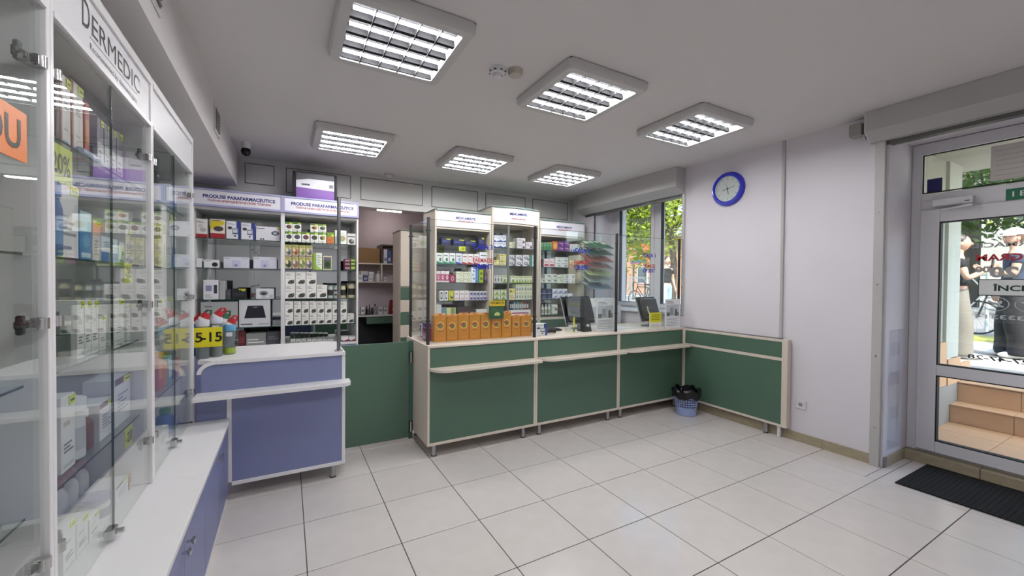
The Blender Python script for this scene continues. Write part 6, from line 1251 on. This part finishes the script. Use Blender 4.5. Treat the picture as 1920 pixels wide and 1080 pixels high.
SKIN = M('skin_tone', '#b58d76', .55)
def ellip(b, c, r, m, n=14, k=10, f=None):
    v = []; fc = []
    for j in range(k+1):
        th = math.pi*j/k
        for i in range(n):
            ph = 2*math.pi*i/n; d = Vector((math.sin(th)*math.cos(ph), math.sin(th)*math.sin(ph), math.cos(th)))
            if f: d = f(d)
            v.append((c[0]+r[0]*d.x, c[1]+r[1]*d.y, c[2]+r[2]*d.z))
    for j in range(k):
        for i in range(n): fc.append((j*n+i, (j+1)*n+i, (j+1)*n+(i+1) % n, j*n+(i+1) % n))
    return b.add(v, fc, m)
def person(label, loc, rz, s, arms, top, pants, shoe, hair, cap=None, wide=.06, stride=0., longhair=False, sleeve=.5, headturn=0.):
    t = thing('person', label, 'person', loc); t.rotation_euler = (0, 0, rz); ORG[t.name] = (0, 0, 0); t.scale = (s, s, s)
    N = {'pel': ((0, 0, .93), (.135, .10)), 'bel': ((0, .01, 1.06), (.125, .09)), 'che': ((0, .01, 1.24), (.145, .10)), 'upc': ((0, -.01, 1.37), (.11, .075)), 'nek': ((0, -.005, 1.46), .05), 'hed': ((0, .012, 1.55), .055)}
    E = [('pel', 'bel'), ('bel', 'che'), ('che', 'upc'), ('upc', 'nek'), ('nek', 'hed')]
    for sd, nm in ((-1, 'L'), (1, 'R')):
        st = stride*sd
        N.update({'hip'+nm: ((sd*.09, 0, .86), .09), 'kne'+nm: ((sd*.10, .02+st*.5, .48), .058), 'ank'+nm: ((sd*.105, -.02+st, .09), .038), 'toe'+nm: ((sd*.115, .11+st, .04), .034)})
        E += [('pel', 'hip'+nm), ('hip'+nm, 'kne'+nm), ('kne'+nm, 'ank'+nm), ('ank'+nm, 'toe'+nm)]
        el, wr = arms[nm]; sh = Vector((sd*.175, -.01, 1.365)); el, wr = Vector(el), Vector(wr); d = (wr-el).normalized(); sdv = d.orthogonal().normalized(); pm = wr+d*.055
        N.update({'sho'+nm: (tuple(sh), .055), 'elb'+nm: (tuple(el), .04), 'wri'+nm: (tuple(wr), .027), 'pal'+nm: (tuple(pm), (.036, .02))})
        E += [('upc', 'sho'+nm), ('sho'+nm, 'elb'+nm), ('elb'+nm, 'wri'+nm), ('wri'+nm, 'pal'+nm)]
        up = sdv.cross(d)
        for i in range(4):
            o = sdv*(.03-.02*i); ln = (.06, .07, .066, .052)[i]; a = pm+o+d*.025; c = a+d*ln*.5+up*.008; e = c+d*ln*.4+up*.022
            N.update({'f%d%sa' % (i, nm): (tuple(a), .0095), 'f%d%sb' % (i, nm): (tuple(c), .009), 'f%d%sc' % (i, nm): (tuple(e), .0075)}); E += [('pal'+nm, 'f%d%sa' % (i, nm)), ('f%d%sa' % (i, nm), 'f%d%sb' % (i, nm)), ('f%d%sb' % (i, nm), 'f%d%sc' % (i, nm))]
        a = wr+d*.03+sdv*.035; c = a+sdv*.02+d*.03+up*.01; N.update({'t%sa' % nm: (tuple(a), .011), 't%sb' % nm: (tuple(c), .009)}); E += [('wri'+nm, 't%sa' % nm), ('t%sa' % nm, 't%sb' % nm)]
    me = skin(N, E, 'pel', SKIN, 'body')
    # the head is joined into the body mesh
    hb = MB(); Rh = Matrix.Rotation(headturn, 3, 'Z')
    def hf(d):
        q = Vector(d); 
        if q.z < -.2: q.x *= 1-.28*(-q.z-.2); q.y *= 1-.12*(-q.z-.2)
        return q
    ellip(hb, (0, .02, 1.60), (.073, .092, .115), SKIN, 18, 14, hf); ellip(hb, (0, .113, 1.585), (.012, .02, .022), SKIN, 8, 6); ellip(hb, (-.074, .015, 1.59), (.01, .02, .03), SKIN, 8, 6); ellip(hb, (.074, .015, 1.59), (.01, .02, .03), SKIN, 8, 6)
    for x in (-.03, .03): ellip(hb, (x, .101, 1.612), (.014, .009, .007), C('#e4e0dc'), 8, 6); ellip(hb, (x, .1075, 1.612), (.006, .004, .006), C('#2a1d18'), 8, 6)
    ellip(hb, (0, .102, 1.543), (.024, .008, .007), C('#8f4a44'), 8, 6)
    hb.v = [tuple(Rh @ Vector(p)) for p in hb.v]
    import bmesh
    bm = bmesh.new(); bm.from_mesh(me); n0 = len(bm.faces); h2 = hb.mesh('head', smooth=True); bm.from_mesh(h2); bm.faces.ensure_lookup_table()
    me2 = bpy.data.meshes.new('body'); 
    for m_ in hb.mats: me2.materials.append(m_)
    bm.to_mesh(me2); bm.free(); me2.polygons.foreach_set('use_smooth', [True]*len(me2.polygons))
    o = bpy.data.objects.new('body', me2); COL.objects.link(o); o.parent = t
    def cloth(name, nodes, edges, root, m):
        ob = bpy.data.objects.new(name, skin(nodes, edges, root, m, name)); COL.objects.link(ob); ob.parent = t; return ob
    K = {k: N[k] for k in ('pel', 'hipL', 'hipR', 'kneL', 'kneR')}; K['pel'] = (N['pel'][0], (.15, .115)); K['wai'] = ((0, .005, 1.03), (.138, .105))
    for nm in 'LR': K['hip'+nm] = (N['hip'+nm][0], .108); K['kne'+nm] = (N['kne'+nm][0], .07+wide*.5); a = Vector(N['ank'+nm][0]); K['shn'+nm] = ((a.x*1.02, a.y+.005, .22), .068+wide*.55); K['hem'+nm] = ((a.x*1.04, a.y+.01, .06), .072+wide*.6); K['hfm'+nm] = ((a.x*1.04, a.y+.01, .035), .072+wide*.6)
    cloth('trousers', K, [('wai', 'pel'), ('pel', 'hipL'), ('pel', 'hipR'), ('hipL', 'kneL'), ('hipR', 'kneR'), ('kneL', 'shnL'), ('kneR', 'shnR'), ('shnL', 'hemL'), ('shnR', 'hemR'), ('hemL', 'hfmL'), ('hemR', 'hfmR')], 'pel', pants)
    K = {'wai': ((0, .005, .98), (.152, .118)), 'bel': (N['bel'][0], (.145, .11)), 'che': (N['che'][0], (.162, .118)), 'upc': (N['upc'][0], (.125, .09)), 'col': ((0, -.008, 1.43), .062)}; E2 = [('wai', 'bel'), ('bel', 'che'), ('che', 'upc'), ('upc', 'col')]
    for nm in 'LR':
        sh, el = Vector(N['sho'+nm][0]), Vector(N['elb'+nm][0]); K['sho'+nm] = (tuple(sh), .068); K['slv'+nm] = (tuple(sh.lerp(el, sleeve)), .062); E2 += [('upc', 'sho'+nm), ('sho'+nm, 'slv'+nm)]
    cloth('shirt', K, E2, 'che', top)
    for nm, sd in (('L', -1), ('R', 1)):
        a = N['toe'+nm][0]; b = MB(); ellip(b, (a[0], a[1]-.05, .045), (.046, .125, .045), shoe, 12, 8); ellip(b, (a[0], a[1]-.13, .06), (.042, .05, .055), shoe, 12, 8); q = bpy.data.objects.new('shoe', b.mesh('shoe', smooth=True)); COL.objects.link(q); q.parent = t
    b = MB(); ellip(b, (0, -.002, 1.625), (.083, .098, .105), hair, 16, 12, lambda d: Vector((d.x, d.y if d.y < .1 or d.z > .55 else min(d.y, .1+(d.z+.3)*.95 if d.z > -.3 else .1), d.z if d.z > -.75 else -.75)))
    if longhair: ellip(b, (0, -.095, 1.56), (.04, .05, .10), hair, 12, 8)
    b.v = [tuple(Rh @ Vector(p)) for p in b.v]; q = bpy.data.objects.new('hair', b.mesh('hair', smooth=True)); COL.objects.link(q); q.parent = t
    if cap:
        b = MB(); ellip(b, (0, .0, 1.655), (.092, .108, .085), cap, 18, 10, lambda d: Vector((d.x, d.y, max(d.z, -.15)))); v = []
        n = 12
        for i in range(n+1):
            a = math.pi*(.12+.76*i/n); v += [(.092*math.cos(a), .095*math.sin(a), 1.652), (.10*math.cos(a), .10*math.sin(a)+.085*math.sin(a), 1.635), (.10*math.cos(a), .10*math.sin(a)+.085*math.sin(a), 1.628), (.092*math.cos(a), .095*math.sin(a), 1.642)]
        f = []
        for i in range(n):
            for k in range(4): f.append((i*4+k, (i+1)*4+k, (i+1)*4+(k+1) % 4, i*4+(k+1) % 4))
        b.add(v, f, cap); b.v = [tuple(Rh @ Vector(p)) for p in b.v]; q = bpy.data.objects.new('cap', b.mesh('cap', smooth=True)); COL.objects.link(q); q.parent = t
    return t
BT = M('black_knit', '#141416', .85, noise=.2, scale=40); GT = M('grey_twill', '#6f6b62', .9, noise=.1, scale=30); WS = M('white_shoe', '#e2e0da', .5); DH = M('dark_hair', '#2a1c16', .5); BJ = M('light_denim', '#8fa6c4', .9, noise=.1, scale=30); WC = M('white_cap_cloth', '#e4e2de', .8); BH = M('brown_hair', '#5a3a26', .5)
# facing -Y (to the right of the picture): rz = pi ; facing +X (away): rz = -pi/2
p1 = person('person in black top and wide grey trousers, forearms raised, beside the porch wall', (8.0, -1.16, PZ), math.radians(195), .98, {'L': ((-.22, .06, 1.10), (-.08, .26, 1.22)), 'R': ((.22, .07, 1.10), (.08, .27, 1.24))}, BT, GT, WS, DH, wide=.09, stride=.05, longhair=True)
p2 = person('person in white cap, dark top and black trousers, one arm bent', (8.65, -1.53, PZ), math.radians(20), 1.03, {'L': ((-.23, .04, 1.10), (-.10, .25, 1.18)), 'R': ((.25, -.02, 1.10), (.24, .08, .88))}, M('navy_knit', '#2a3344', .85), BT, WS, BH, cap=WC, wide=.10, stride=.04, headturn=.5)
p3 = person('person in dark top and light jeans walking past the window', (9.0, at_x(1250, 500, 9.0).y, PZ), math.radians(170), 1.0, {'L': ((-.24, -.03, 1.10), (-.22, .08, .88)), 'R': ((.24, -.02, 1.10), (.22, .10, .90))}, BT, BJ, WS, DH, wide=.03, stride=.12)
# phone and bag carried by the first person
ph = MB(); q = at_x(1826, 500, 8.0); ph.box((7.94, -1.475, PZ+1.21), (8.02, -1.465, PZ+1.36), BLACK, .003); o = tag(ph.build('mobile_phone'), 'dark mobile phone held up by the person in wide grey trousers', 'phone'); b = MB(); b.box((7.945, -1.4645, PZ+1.22), (8.015, -1.464, PZ+1.35), C('#39424c', .1)); b.build('screen', o)
